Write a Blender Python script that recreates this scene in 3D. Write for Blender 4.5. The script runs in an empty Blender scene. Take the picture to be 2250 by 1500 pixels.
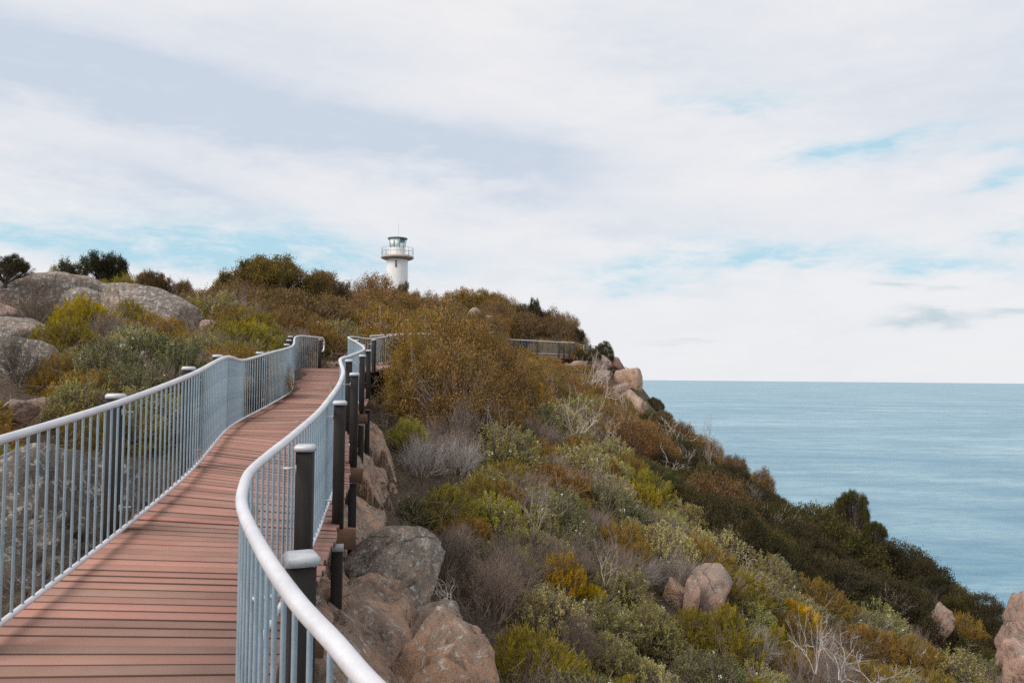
import bpy, bmesh, math, random
import numpy as np
from mathutils import Vector, Matrix, noise as mnoise

sc = bpy.context.scene
COL = sc.collection
R = math.radians

# ------------------------------------------------------------------ camera
F = 1750.0; PW, PH = 2250, 1500
PITCH, ROLL = R(2.55), R(0.48)
FW = np.array([0, math.cos(PITCH), math.sin(PITCH)])
R0 = np.array([1.0, 0, 0]); U0 = np.array([0, -math.sin(PITCH), math.cos(PITCH)])
RT = R0*math.cos(ROLL) + U0*math.sin(ROLL)
UP = U0*math.cos(ROLL) - R0*math.sin(ROLL)

def ray(px, py):
    return FW + RT*((px-PW/2)/F) - UP*((py-PH/2)/F)
def at(px, py, Y):                       # world point seen at a photo pixel, Y metres ahead
    d = ray(px, py); return d*(Y/d[1])
def proj(p):
    p = np.asarray(p, float); z = p@FW
    return PW/2 + F*(p@RT)/z, PH/2 - F*(p@UP)/z, z

cam = bpy.data.cameras.new("camera"); co = bpy.data.objects.new("camera", cam); COL.objects.link(co)
cam.sensor_width = 36; cam.lens = F/PW*36; cam.clip_start = .05; cam.clip_end = 120000
m = Matrix.Identity(4)
for i in range(3):
    m[i][0], m[i][1], m[i][2] = RT[i], UP[i], -FW[i]
co.matrix_world = m
sc.camera = co

# ------------------------------------------------------------------ object helpers
def tag(o, label=None, cat=None, group=None, kind=None):
    if label: o["label"] = label
    if cat: o["category"] = cat
    if group: o["group"] = group
    if kind: o["kind"] = kind
    return o
def empty(name, loc=(0, 0, 0), label=None, cat=None, group=None):
    o = bpy.data.objects.new(name, None); COL.objects.link(o); o.location = loc
    o.empty_display_size = .2
    return tag(o, label, cat, group)
def mesh_np(name, V, Fq, mat, tone=None, smooth=False, tri=None):
    """mesh from numpy arrays: quads Fq, triangles tri"""
    me = bpy.data.meshes.new(name)
    V = np.asarray(V, np.float32)
    loops = []; starts = []; n = 0
    parts = [p for p in (Fq, tri) if p is not None and len(p)]
    me.vertices.add(len(V)); me.vertices.foreach_set("co", V.ravel())
    tot = sum(p.size for p in parts); npol = sum(len(p) for p in parts)
    me.loops.add(tot); me.polygons.add(npol)
    li = np.concatenate([p.ravel() for p in parts]).astype(np.int32)
    for p in parts:
        k = p.shape[1]; starts.append(n + np.arange(len(p))*k); n += p.size
    me.loops.foreach_set("vertex_index", li)
    me.polygons.foreach_set("loop_start", np.concatenate(starts).astype(np.int32))
    if smooth: me.polygons.foreach_set("use_smooth", np.ones(npol, bool))
    if tone is not None:
        a = me.attributes.new("tone", 'FLOAT', 'POINT'); a.data.foreach_set("value", np.asarray(tone, np.float32))
    me.update(calc_edges=True)
    if mat: me.materials.append(mat)
    return me
def link(name, me, parent=None, loc=(0, 0, 0)):
    o = bpy.data.objects.new(name, me); COL.objects.link(o); o.location = loc
    if parent: o.parent = parent
    return o

class MB:                                 # collects shapes of ONE part
    def __init__(s): s.v = []; s.f = []; s.t = []; s.n = 0; s.tone = []
    def add(s, V, Fs, tone=.5):
        V = np.asarray(V, float)
        for f in Fs: (s.f if len(f) == 4 else s.t).append([i+s.n for i in f])
        s.v.append(V); s.n += len(V); s.tone.append(np.full(len(V), tone)); return s
    def box(s, c, size, ax=(1, 0, 0), ay=(0, 1, 0), az=(0, 0, 1), tone=.5, bev=0):
        c, ax, ay, az = map(lambda q: np.asarray(q, float), (c, ax, ay, az))
        hx, hy, hz = [q/2 for q in size]
        if bev <= 0:
            V = [c+ax*hx*a+ay*hy*b+az*hz*d for d in (-1, 1) for b in (-1, 1) for a in (-1, 1)]
            return s.add(V, [(0, 2, 3, 1), (4, 5, 7, 6), (0, 1, 5, 4), (2, 6, 7, 3), (0, 4, 6, 2), (1, 3, 7, 5)], tone)
        # chamfered vertical edges and top
        ring = [(hx-bev, -hy), (hx, -hy+bev), (hx, hy-bev), (hx-bev, hy), (-hx+bev, hy), (-hx, hy-bev), (-hx, -hy+bev), (-hx+bev, -hy)]
        V = [c+ax*x+ay*y-az*hz for x, y in ring]+[c+ax*x+ay*y+az*(hz-bev) for x, y in ring]
        V += [c+ax*x*(1-bev/hx)+ay*y*(1-bev/hy)+az*hz for x, y in ring]
        Fs = []
        for k in (0, 8):
            for i in range(8): Fs.append((k+i, k+(i+1) % 8, k+8+(i+1) % 8, k+8+i))
        V += [c-az*hz, c+az*hz]
        for i in range(8):
            Fs.append((24, (i+1) % 8, i)); Fs.append((25, 16+i, 16+(i+1) % 8))
        return s.add(V, Fs, tone)
    def tube(s, P, rad, n=8, caps=True, tone=.5):
        P = np.asarray(P, float); k = len(P)
        rad = np.full(k, rad) if np.isscalar(rad) else np.asarray(rad)
        T = np.gradient(P, axis=0) if k > 2 else np.array([P[-1]-P[0]]*k)
        T /= np.linalg.norm(T, axis=1)[:, None]+1e-9
        ref = np.array([0, 0, 1.]) if abs(T[0][2]) < .9 else np.array([1., 0, 0])
        V = []
        for i in range(k):
            a = np.cross(T[i], ref); a /= np.linalg.norm(a)+1e-9; b = np.cross(a, T[i])
            for j in range(n):
                th = 2*math.pi*j/n; V.append(P[i]+rad[i]*(a*math.cos(th)+b*math.sin(th)))
        Fs = [(i*n+j, i*n+(j+1) % n, (i+1)*n+(j+1) % n, (i+1)*n+j) for i in range(k-1) for j in range(n)]
        if caps:
            V.append(P[0]); V.append(P[-1]); e = len(V)
            for j in range(n):
                Fs.append((e-2, (j+1) % n, j)); Fs.append((e-1, (k-1)*n+j, (k-1)*n+(j+1) % n))
        return s.add(V, Fs, tone)
    def lathe(s, prof, n=32, c=(0, 0, 0), ph=0.0, tone=.5):
        V = []; k = len(prof)
        for r, z in prof:
            for j in range(n):
                th = 2*math.pi*j/n+ph; V.append((c[0]+r*math.cos(th), c[1]+r*math.sin(th), c[2]+z))
        Fs = [(i*n+j, i*n+(j+1) % n, (i+1)*n+(j+1) % n, (i+1)*n+j) for i in range(k-1) for j in range(n)]
        return s.add(V, Fs, tone)
    def mesh(s, name, mat, smooth=False, tone=False):
        return mesh_np(name, np.concatenate(s.v), np.array(s.f).reshape(-1, 4) if s.f else None, mat,
                       np.concatenate(s.tone) if tone else None, smooth, np.array(s.t).reshape(-1, 3) if s.t else None)
    def build(s, name, mat, parent=None, smooth=False, tone=False, loc=(0, 0, 0)):
        me = s.mesh(name, mat, smooth, tone)
        if smooth: me.set_sharp_from_angle(angle=R(50))
        return link(name, me, parent, loc)

# ------------------------------------------------------------------ materials
def mat(name):
    mt = bpy.data.materials.new(name); mt.use_nodes = True
    nt = mt.node_tree; b = nt.nodes["Principled BSDF"]; return mt, nt, b
def N(nt, t, **kw):
    n = nt.nodes.new(t)
    for k, v in kw.items():
        if k.startswith("i_"):
            key = k[2:]; n.inputs[int(key) if key.isdigit() else key.replace("_", " ")].default_value = v
        else: setattr(n, k, v)
    return n
def noise(nt, scale, detail=5, rough=.55, vec=None, dist=0):
    n = N(nt, "ShaderNodeTexNoise"); n.inputs["Scale"].default_value = scale; n.inputs["Detail"].default_value = detail
    n.inputs["Roughness"].default_value = rough; n.inputs["Distortion"].default_value = dist
    if vec is not None: nt.links.new(vec, n.inputs["Vector"])
    return n.outputs["Fac"]
def ramp(nt, fac, stops, interp='LINEAR'):
    r = nt.nodes.new("ShaderNodeValToRGB"); r.color_ramp.interpolation = interp
    el = r.color_ramp.elements
    while len(el) < len(stops): el.new(.5)
    for e, (p, c) in zip(el, stops):
        e.position = p; e.color = (*c, 1) if not np.isscalar(c) else (c, c, c, 1)
    nt.links.new(fac, r.inputs[0]); return r.outputs[0]
def mix(nt, f, a, b, mode='MIX'):
    n = nt.nodes.new("ShaderNodeMix"); n.data_type = 'RGBA'; n.blend_type = mode
    for sock, v in ((n.inputs[0], f), (n.inputs[6], a), (n.inputs[7], b)):
        if isinstance(v, bpy.types.NodeSocket): nt.links.new(v, sock)
        elif np.isscalar(v): sock.default_value = v
        else: sock.default_value = (*v, 1)
    return n.outputs[2]
def mth(nt, op, a, b=None, c=None, clamp=False):
    n = nt.nodes.new("ShaderNodeMath"); n.operation = op; n.use_clamp = clamp
    for sock, v in zip(n.inputs, (a, b, c)):
        if v is None: continue
        if isinstance(v, bpy.types.NodeSocket): nt.links.new(v, sock)
        else: sock.default_value = v
    return n.outputs[0]
def coords(nt, kind="Object", scale=None):
    t = nt.nodes.new("ShaderNodeTexCoord").outputs[kind]
    if scale:
        mp = nt.nodes.new("ShaderNodeMapping"); mp.inputs["Scale"].default_value = scale
        nt.links.new(t, mp.inputs["Vector"]); return mp.outputs[0]
    return t
def bump(nt, b, h, strength=.3, dist=.02):
    n = nt.nodes.new("ShaderNodeBump"); n.inputs["Strength"].default_value = strength; n.inputs["Distance"].default_value = dist
    nt.links.new(h, n.inputs["Height"]); nt.links.new(n.outputs[0], b.inputs["Normal"])
def attr(nt, name):
    n = nt.nodes.new("ShaderNodeAttribute"); n.attribute_name = name; return n.outputs["Fac"]

# galvanised steel
def galv(name, c1, c2, metal=.35):
    mt, nt, b = mat(name); v = coords(nt)
    n1 = noise(nt, 3.5, 7, .7, v); n2 = noise(nt, 110, 3, .6, v)
    c = mix(nt, ramp(nt, n1, [(.35, 0), (.65, 1)]), c1, c2)
    nt.links.new(mix(nt, .12, c, ramp(nt, n2, [(.3, .3), (.7, .8)])), b.inputs["Base Color"])
    b.inputs["Metallic"].default_value = metal
    nt.links.new(ramp(nt, n1, [(.3, .42), (.7, .62)]), b.inputs["Roughness"]); bump(nt, b, n2, .04, .003)
    return mt
M_RAIL = galv("galvanised_steel", (.56, .57, .62), (.72, .72, .76), .25)
M_BAL = galv("baluster_steel", (.20, .30, .37), (.36, .47, .55), .35)
M_CAP = galv("cap_steel", (.36, .40, .44), (.56, .58, .61), .3)
# worn rust on caps
nt = M_CAP.node_tree; b = nt.nodes["Principled BSDF"]; src = b.inputs["Base Color"].links[0].from_socket
rn = ramp(nt, noise(nt, 7, 6, .7, coords(nt), .6), [(.62, 0), (.72, 1)])
nt.links.new(mix(nt, mth(nt, 'MULTIPLY', rn, .6), src, (.28, .11, .045)), b.inputs["Base Color"])

def timber(name, dark, light, sc_=(18, 18, 1.2), rough=.8):
    mt, nt, b = mat(name); v = coords(nt, "Object", sc_)
    g = noise(nt, 1.6, 7, .7, v, .4); w = noise(nt, 1.3, 4, .6, coords(nt))
    c = mix(nt, ramp(nt, g, [(.3, 0), (.7, 1)]), dark, light)
    c = mix(nt, ramp(nt, w, [(.4, 0), (.65, .65)]), c, tuple(q*.45 for q in dark))
    nt.links.new(c, b.inputs["Base Color"]); b.inputs["Roughness"].default_value = rough
    bump(nt, b, g, .5, .006); return mt
M_POST = timber("weathered_post_timber", (.012, .010, .009), (.046, .035, .028))
M_BEAM = timber("bearer_timber", (.12, .055, .03), (.24, .125, .07), (3, 3, 14))

# decking: UV u across the walk, v along it
mt, nt, b = mat("deck_timber"); M_DECK = mt
uv = nt.nodes.new("ShaderNodeUVMap").outputs[0]
def uvmap(sx, sy):
    mp = nt.nodes.new("ShaderNodeMapping"); mp.inputs["Scale"].default_value = (sx, sy, 1); nt.links.new(uv, mp.inputs["Vector"]); return mp.outputs[0]
tn = attr(nt, "tone")
g1 = noise(nt, 1, 8, .7, uvmap(2.2, 60), .5); g2 = noise(nt, 1, 5, .6, uvmap(1.1, .8)); g3 = noise(nt, 1, 3, .6, uvmap(70, 90))
c = ramp(nt, tn, [(0, (.24, .125, .095)), (.3, (.33, .165, .128)), (.6, (.37, .178, .138)), (.8, (.42, .19, .148)), (1, (.45, .18, .142))])
c = mix(nt, mth(nt, 'MULTIPLY', ramp(nt, g1, [(.3, 1), (.6, 0)]), .28), c, (.21, .125, .09))
c = mix(nt, mth(nt, 'MULTIPLY', ramp(nt, g2, [(.42, 0), (.68, 1)]), .35), c, (.44, .31, .24))
c = mix(nt, mth(nt, 'MULTIPLY', ramp(nt, g3, [(.62, 0), (.75, 1)]), .25), c, (.16, .10, .08))
nt.links.new(c, b.inputs["Base Color"]); b.inputs["Roughness"].default_value = .78
bump(nt, b, g1, .35, .004)

# granite
def granite(name, warm, grey, lich=.55, sc_=1.0):
    mt, nt, b = mat(name); ge = nt.nodes.new("ShaderNodeNewGeometry"); v = ge.outputs["Position"]
    big = noise(nt, .9*sc_, 6, .62, v, .4); med = noise(nt, 3.2*sc_, 9, .72, v, .35); fine = noise(nt, 22*sc_, 6, .75, v); dk = noise(nt, 1.9*sc_, 9, .75, v, .8)
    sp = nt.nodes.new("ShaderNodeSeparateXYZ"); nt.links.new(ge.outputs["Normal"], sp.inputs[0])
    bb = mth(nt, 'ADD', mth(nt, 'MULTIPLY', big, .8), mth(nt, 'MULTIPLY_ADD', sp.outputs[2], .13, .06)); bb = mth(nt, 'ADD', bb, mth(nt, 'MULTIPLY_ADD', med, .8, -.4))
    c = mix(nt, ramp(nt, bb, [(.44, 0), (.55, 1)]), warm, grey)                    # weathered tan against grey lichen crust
    c = mix(nt, ramp(nt, fine, [(.36, .6), (.48, 0)]), c, tuple(q*.42 for q in warm))   # dark mica and pits
    c = mix(nt, ramp(nt, dk, [(.54, 0), (.63, .8)]), c, tuple(q*.36 for q in grey))      # black lichen stains
    wp = nt.nodes.new("ShaderNodeVectorMath"); wp.operation = 'MULTIPLY_ADD'; nz = nt.nodes.new("ShaderNodeTexNoise"); nz.inputs["Scale"].default_value = 1.3*sc_; nz.inputs["Detail"].default_value = 5
    nt.links.new(v, nz.inputs["Vector"]); nt.links.new(nz.outputs["Color"], wp.inputs[0]); wp.inputs[1].default_value = (.9, .9, .9); nt.links.new(v, wp.inputs[2])
    vc = nt.nodes.new("ShaderNodeTexVoronoi"); vc.feature = 'DISTANCE_TO_EDGE'; vc.inputs["Scale"].default_value = .6*sc_; nt.links.new(wp.outputs[0], vc.inputs["Vector"])
    ck = ramp(nt, vc.outputs["Distance"], [(.0, 1), (.012, 0)]); ck = mth(nt, 'MULTIPLY', ck, ramp(nt, big, [(.45, 0), (.56, 1)]))
    pt = noise(nt, 1.4*sc_, 4, .6, v, 1.2); c = mix(nt, ramp(nt, pt, [(.5, 0), (.62, .55)]), c, tuple(min(1, q*1.45) for q in warm))   # fresher broken faces
    c = mix(nt, mth(nt, 'MULTIPLY', ck, .22), c, (.07, .05, .04))
    vo = noise(nt, 10.5*sc_, 10, .8, v, .1)
    c = mix(nt, mth(nt, 'MULTIPLY', ramp(nt, vo, [(lich-.03, 0), (lich+.02, 1)]), .85), c, (.60, .565, .52))
    nt.links.new(c, b.inputs["Base Color"]); b.inputs["Roughness"].default_value = .92; b.inputs["Specular IOR Level"].default_value = .2
    h = mth(nt, 'ADD', mth(nt, 'MULTIPLY', med, 1.2), mth(nt, 'MULTIPLY', fine, .4)); h = mth(nt, 'SUBTRACT', h, mth(nt, 'MULTIPLY', ck, .35))
    bump(nt, b, h, 1.0, .09/sc_); return mt
M_ROCK_WARM = granite("granite_tan", (.47, .285, .19), (.34, .25, .195), .575)
M_ROCK_GREY = granite("granite_grey", (.35, .26, .20), (.24, .205, .175), .56)
M_ROCK_DARK = granite("granite_dark_lichen", (.20, .165, .135), (.145, .13, .115), .565, 1.1)
M_ROCK_DOME = granite("granite_lichen", (.29, .22, .18), (.215, .19, .165), .555, .8)
M_ROCK_PINK = granite("granite_pink", (.43, .275, .215), (.33, .25, .21), .60, .9)

# soil and litter
mt, nt, b = mat("slope_soil"); M_SOIL = mt
v = nt.nodes.new("ShaderNodeNewGeometry").outputs["Position"]
n1 = noise(nt, .5, 6, .6, v); n2 = noise(nt, 7, 8, .75, v); n3 = noise(nt, 40, 4, .7, v)
c = mix(nt, ramp(nt, n1, [(.35, 0), (.65, 1)]), (.085, .058, .038), (.13, .09, .055))
c = mix(nt, ramp(nt, n2, [(.45, 0), (.68, .8)]), c, (.20, .15, .105))
c = mix(nt, ramp(nt, n3, [(.36, .75), (.56, 0)]), c, (.03, .022, .014))
nt.links.new(c, b.inputs["Base Color"]); b.inputs["Roughness"].default_value = .95; bump(nt, b, mth(nt, 'ADD', n2, n3), .9, .08)

# leaves: object colour x per-leaf tone
def leafmat(name, trans=.22, rough=.55):
    mt, nt, b = mat(name); tn = attr(nt, "tone")
    oc = nt.nodes.new("ShaderNodeObjectInfo").outputs["Color"]
    k = mth(nt, 'MULTIPLY_ADD', tn, 1.15, .45)
    hs = nt.nodes.new("ShaderNodeHueSaturation"); nt.links.new(oc, hs.inputs["Color"]); nt.links.new(k, hs.inputs["Value"])
    nt.links.new(mth(nt, 'MULTIPLY_ADD', tn, -.035, .517), hs.inputs["Hue"])
    hs.inputs["Saturation"].default_value = 1.12
    pos = nt.nodes.new("ShaderNodeNewGeometry").outputs["Position"]
    dry = ramp(nt, noise(nt, 1.5, 5, .7, pos, .4), [(.5, 0), (.64, .62)]); fresh = ramp(nt, noise(nt, 2.3, 4, .65, pos, .2), [(.54, 0), (.68, .4)])
    cc = mix(nt, fresh, hs.outputs[0], mix(nt, 1, hs.outputs[0], (1.35, 1.25, .7), 'MULTIPLY'))
    cc = mix(nt, dry, cc, mix(nt, .55, mix(nt, 1, cc, (1.0, .78, .62), 'MULTIPLY'), (.15, .105, .07)))
    nt.links.new(cc, b.inputs["Base Color"]); b.inputs["Roughness"].default_value = rough
    b.inputs["Specular IOR Level"].default_value = .12
    tr = nt.nodes.new("ShaderNodeBsdfTranslucent"); nt.links.new(cc, tr.inputs["Color"])
    mx = nt.nodes.new("ShaderNodeMixShader"); mx.inputs[0].default_value = trans
    nt.links.new(b.outputs[0], mx.inputs[1]); nt.links.new(tr.outputs[0], mx.inputs[2])
    nt.links.new(mx.outputs[0], nt.nodes["Material Output"].inputs["Surface"]); return mt
M_LEAF = leafmat("leaf")
def plain(name, c, rough=.8, metal=0, var=.0, vs=8):
    mt, nt, b = mat(name); b.inputs["Roughness"].default_value = rough; b.inputs["Metallic"].default_value = metal
    if var:
        n = noise(nt, vs, 6, .65, coords(nt))
        nt.links.new(mix(nt, ramp(nt, n, [(.3, 0), (.7, 1)]), tuple(q*(1-var) for q in c), tuple(min(1, q*(1+var)) for q in c)), b.inputs["Base Color"])
    else: b.inputs["Base Color"].default_value = (*c, 1)
    return mt
def barkmat(name):
    mt, nt, b = mat(name); oc = nt.nodes.new("ShaderNodeObjectInfo").outputs["Color"]
    n = noise(nt, 14, 4, .6, coords(nt))
    nt.links.new(mix(nt, 1, oc, ramp(nt, n, [(.3, .55), (.7, 1.25)]), 'MULTIPLY'), b.inputs["Base Color"]); b.inputs["Roughness"].default_value = .9
    return mt
M_BARK = barkmat("bark")
M_PETAL = plain("petal", (.75, .74, .66), .6)

# ------------------------------------------------------------------ terrain
CP = np.array([
 # right-hand foot of the walk
 (-1.4,7.3,-2.45),(-1.95,10,-2.65),(-2.4,12,-2.5),(-2.8,15,-2.15),(-3.1,17.5,-1.9),(-3.7,20,-1.3),(-4.2,23,-.8),(-1.0,4,-2.6),(-.5,2,-2.6),
 # under the walk
 (-2,4.5,-2.1),(-2.4,7,-2.0),(-3,10,-1.7),(-3.8,14,-1.15),(-4.6,19,-.5),(-5.4,23,-.25),(-5.6,25.5,.02),(-5.2,28,.3),(-1,1,-2.3),
 # left of the walk
 (-4.6,4,-1.75),(-4.6,8,-1.25),(-6.2,8,-1.1),(-5.2,12,-.85),(-7,11,-.7),(-6,16,-.3),(-7.2,20,.3),(-7.6,24,.75),(-6.7,26.2,.35),(-10,6,-1.2),(-8,3,-1.8),
 (-10,14,-.1),(-12,20,.7),(-9.5,24,1.1),(-14,26,1.7),(-17,31,2.4),(-24,30,2.4),(-20,20,.8),(-16,12,-.3),(-26,40,3.0),(-40,30,2.6),(-40,60,4.2),(-40,5,-1),
 (-10,34,1.6),(-14,44,2.6),(-7,32,.9),(-6,40,1.3),(-9,52,2.8),(-4.5,30,.35),
 # hill with the lighthouse
 (-13,90,5.6),(-22,85,5.0),(-8,72,4.4),(-3,62,2.9),(0,78,4.6),(4,78,3.8),(5.5,72,2.6),(2.5,66,1.2),(0,60,.9),(6.5,69,1.2),(8.4,68,.6),(-20,65,4.4),(-14,110,4.5),(0,105,3),
 (-2,48,1.0),(2,55,.2),(0,42,-.4),(-2,35,.1),(-3,30,-.6),(-3.4,26,-.9),
 # slope on the seaward side
 (-.4,7,-3.0),(.3,10,-3.8),(-1.2,13,-2.9),(0,14,-3.3),(0,18,-2.9),(-1.8,19,-2.2),(-1.6,24,-1.5),(1,25,-2.2),(3,20,-4.0),(2,8,-4.5),(1.2,11,-4.5),(5,14,-6.0),(9,18,-7.6),(6,26,-5.0),
 (3,32,-2.6),(5,40,-2.9),(10,30,-7.2),(12.5,42,-7.3),(9,48,-5.0),(6,55,-2.2),(8.5,58,-3.2),(14,22,-9.5),(17,28,-10.6),(15.5,36,-9.6),(20,22,-12),(12,12,-9.2),(6,6,-6.9),(12,4,-10.5),(1,3,-3.8),(0,-4,-3.4),(-4,-4,-2.6),(22,12,-14),
 (9.4,62,-2.1),(11.3,56,-4.6),(13,50,-6.4),(14.6,44,-8.0),(16.4,38,-9.3),(17.5,33,-10.1),(19.3,29,-10.6),
], float)
def _tps(r2): return np.where(r2 > 1e-9, r2*np.log(np.maximum(r2, 1e-9))*.5, 0)
_S = 20.0
_P = CP[:, :2]/_S
_K = _tps(((_P[:, None]-_P[None])**2).sum(-1)) + np.eye(len(CP))*2e-3
_Q = np.c_[np.ones(len(CP)), _P]
_A = np.block([[_K, _Q], [_Q.T, np.zeros((3, 3))]])
_W = np.linalg.solve(_A, np.r_[CP[:, 2], 0, 0, 0])
RY = [-30, -10, 0, 12, 22, 29, 33, 38, 46, 53, 61, 66, 75, 90, 130]
RX = [34, 30, 28, 26, 23.5, 20.3, 18.5, 17.4, 15.2, 13.5, 11.2, 10.2, 9.5, 8, 2]
def H(x, y):
    x = np.atleast_1d(np.asarray(x, float)); y = np.atleast_1d(np.asarray(y, float))
    xr = np.interp(y, RY, RX)
    xc = np.clip(x, -42, xr); yc = np.clip(y, -6, 108)
    p = np.c_[xc, yc]/_S
    z = np.zeros(len(x))
    for a in range(0, len(x), 20000):
        q = p[a:a+20000]
        z[a:a+20000] = _tps(((q[:, None]-_P[None])**2).sum(-1))@_W[:-3] + np.c_[np.ones(len(q)), q]@_W[-3:]
    d = np.maximum(0, x-xr); d2 = np.maximum(0, y-108)
    z -= 1.1*d+.03*d*d+.9*d2+.02*d2*d2
    z += .07*np.sin(1.9*x+.6*y)*np.sin(1.3*y-.7*x)+.05*np.sin(3.7*x-1.1*y+1)*np.sin(3.1*y+2)
    return np.maximum(z, -104)
def h1(x, y): return float(H(x, y)[0])
def hit(px, py, Ymin=3, Ymax=100):        # where the view through a pixel meets the ground
    Ys = np.linspace(Ymin, Ymax, 900); d = ray(px, py); P = d[None]*(Ys/d[1])[:, None]
    g = H(P[:, 0], P[:, 1]); k = np.where(P[:, 2] <= g)[0]
    i = k[0] if len(k) else 899
    return P[i]

xs = np.concatenate([np.arange(-110, -34, 4), np.arange(-34, 26, .4), np.arange(26, 95, 3)])
ys = np.concatenate([np.arange(-60, -6, 4), np.arange(-6, 70, .4), np.arange(70, 112, 1.2), np.arange(112, 190, 4)])
GX, GY = np.meshgrid(xs, ys); gz = H(GX.ravel(), GY.ravel())
V = np.c_[GX.ravel(), GY.ravel(), gz]; nx, ny = len(xs), len(ys)
ii = (np.arange(ny-1)[:, None]*nx+np.arange(nx-1)[None]).ravel()
Fq = np.c_[ii, ii+1, ii+nx+1, ii+nx]
g = link("terrain", mesh_np("terrain", V, Fq, M_SOIL, smooth=True)); tag(g, kind="structure")

# sea: one sheet to the horizon, 100 m below
mt, nt, b = mat("sea_water")
v = coords(nt)
def mapped(s, r=0):
    mp = nt.nodes.new("ShaderNodeMapping"); mp.inputs["Scale"].default_value = s; mp.inputs["Rotation"].default_value = (0, 0, r); nt.links.new(v, mp.inputs["Vector"]); return mp.outputs[0]
w1 = noise(nt, 1, 6, .62, mapped((.05, .11, 1), .25), .3); w2 = noise(nt, 1, 5, .6, mapped((.0016, .0045, 1), .15), .6); w3 = noise(nt, 1, 4, .6, mapped((.012, .03, 1), -.1), .4)
c = mix(nt, ramp(nt, w2, [(.38, 0), (.64, 1)]), (.085, .25, .345), (.31, .475, .545))
c = mix(nt, mth(nt, 'MULTIPLY', ramp(nt, w3, [(.42, 0), (.62, 1)]), .7), c, (.055, .20, .31))
c = mix(nt, mth(nt, 'MULTIPLY', ramp(nt, noise(nt, 1, 5, .65, mapped((.07, .2, 1), .1), .3), [(.4, 0), (.62, 1)]), .45), c, (.05, .19, .29))
nt.links.new(c, b.inputs["Base Color"]); b.inputs["Roughness"].default_value = .3; b.inputs["Specular IOR Level"].default_value = .4
bump(nt, b, mth(nt, 'ADD', mth(nt, 'MULTIPLY', w1, 1.0), mth(nt, 'MULTIPLY', w3, 1.5)), 1.0, 3.0)
M_SEA = mt
mb = MB(); ring = [(40000*math.cos(a), 40000*math.sin(a), -100) for a in np.linspace(0, 2*math.pi, 97)[:-1]]
V = [(0, 0, -100)]+ring
mb.add(V, [(0, 1+i, 1+(i+1) % 96) for i in range(96)])
s = mb.build("sea", M_SEA); tag(s, kind="structure")

# ------------------------------------------------------------------ boardwalk and railings
def dense(P, step=.05):
    P = np.asarray(P, float); out = []
    for i in range(len(P)-1):
        p0 = P[max(i-1, 0)]; p1 = P[i]; p2 = P[i+1]; p3 = P[min(i+2, len(P)-1)]
        L = np.linalg.norm(p2-p1); n = max(2, int(L/.02))
        k = .5*L
        t1 = (p2-p0)/(np.linalg.norm(p2-p0)+1e-9)*L*.9; t2 = (p3-p1)/(np.linalg.norm(p3-p1)+1e-9)*L*.9
        t = np.linspace(0, 1, n, endpoint=False)[:, None]
        out.append((2*t**3-3*t**2+1)*p1+(t**3-2*t**2+t)*t1+(-2*t**3+3*t**2)*p2+(t**3-t**2)*t2)
    out.append(P[-1:]); Q = np.concatenate(out)
    s = np.r_[0, np.cumsum(np.linalg.norm(np.diff(Q, axis=0), axis=1))]
    k = max(2, int(round(s[-1]/step))+1); u = np.linspace(0, s[-1], k)
    return np.c_[[np.interp(u, s, Q[:, i]) for i in range(3)]].T, u

HR = 1.0                                   # rail to rail
DK = 1.07                                  # top rail to deck
Rpts = [(1.7,-.9,-.82),(.95,0,-.77),(.42,.7,-.73),(.05,1.22,-.70)]
Rpts += [tuple(at(*q)) for q in [(811,1500,1.78),(736,1412,1.95),(660,1330,2.15),(590,1232,2.55),(536,1128,3.3),(531,1090,3.6),(547,1040,4.1),(590,1000,4.6),(640,960,5.2),(700,906,6.6),
         (727,872,7.8),(745,845,9),(754,817,10.5),(748,790,12.3)]]
Rpts += [tuple(at(*q)) for q in [(768,782,14.3),(797,770,17.0),(800,764,18.2),(784,752,21)]]
Rcorner = len(Rpts)
Rpts += [tuple(at(*q)) for q in [(765,741,23.8),(778,740,24.3),(803,744,24.9),(820,744,25.3),(860,738,26.6),(899,734,28)]]+[(-2.3,30.5,1.62),(-.8,35,1.95)]
Lpts = [(.3,-1.9,-.80),(-.35,-1.0,-.72),(-.75,-.3,-.66),(-1.27,.45,-.60),(-1.88,1.4,-.53),(-2.5,2.75,-.44)]
Lpts += [tuple(at(*q)) for q in [(0,966,4.3),(275,880,6.25),(421,823,8.2),(497,785,10.8),(537,791,13.7),(590,776,15.2),(641,761,18),(649,741,22.9),(662,738,23.9),(705,742,25.3)]]
RD, Ru = dense(Rpts); LD, Lu = dense(Lpts)
def near_i(D, P): return int(((D[:, :2]-np.asarray(P)[:2])**2).sum(1).argmin())
def onY(D, Y, after=0): return D[int(np.abs(D[:, 1]-Y).argmin())]

# deck stations (left edge, right edge) from behind the viewer to the bend and round it
st = [(Lpts[1], Rpts[0]), (Lpts[2], Rpts[1]), (Lpts[3], Rpts[2]), (Lpts[4], Rpts[4]), (Lpts[5], onY(RD, 3.2)), (onY(LD, 3.6), onY(RD, 4.0))]
st += [(onY(LD, a), onY(RD, b_)) for a, b_ in [(4.6,4.9),(6.25,6.5),(8.2,8.3),(9.5,9.5),(10.8,10.8),(12.3,12.2),(13.7,13.6),(15.2,15.2),(18,17.6),(20.5,20.3),(22.9,22.6)]]
st += [((-6.34,23.9,1.27),(-4.93,23.8,1.18)), ((-6.05,25.5,1.29),(-4.55,24.6,1.2)), ((-5.3,27.2,1.36),(-3.95,26.1,1.3)), ((-4.2,29.5,1.55),(-2.9,28.9,1.5)), ((-2.2,35.4,1.98),(-.8,34.8,1.95))]
SL, _ = dense([a for a, b_ in st], .02); 
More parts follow.
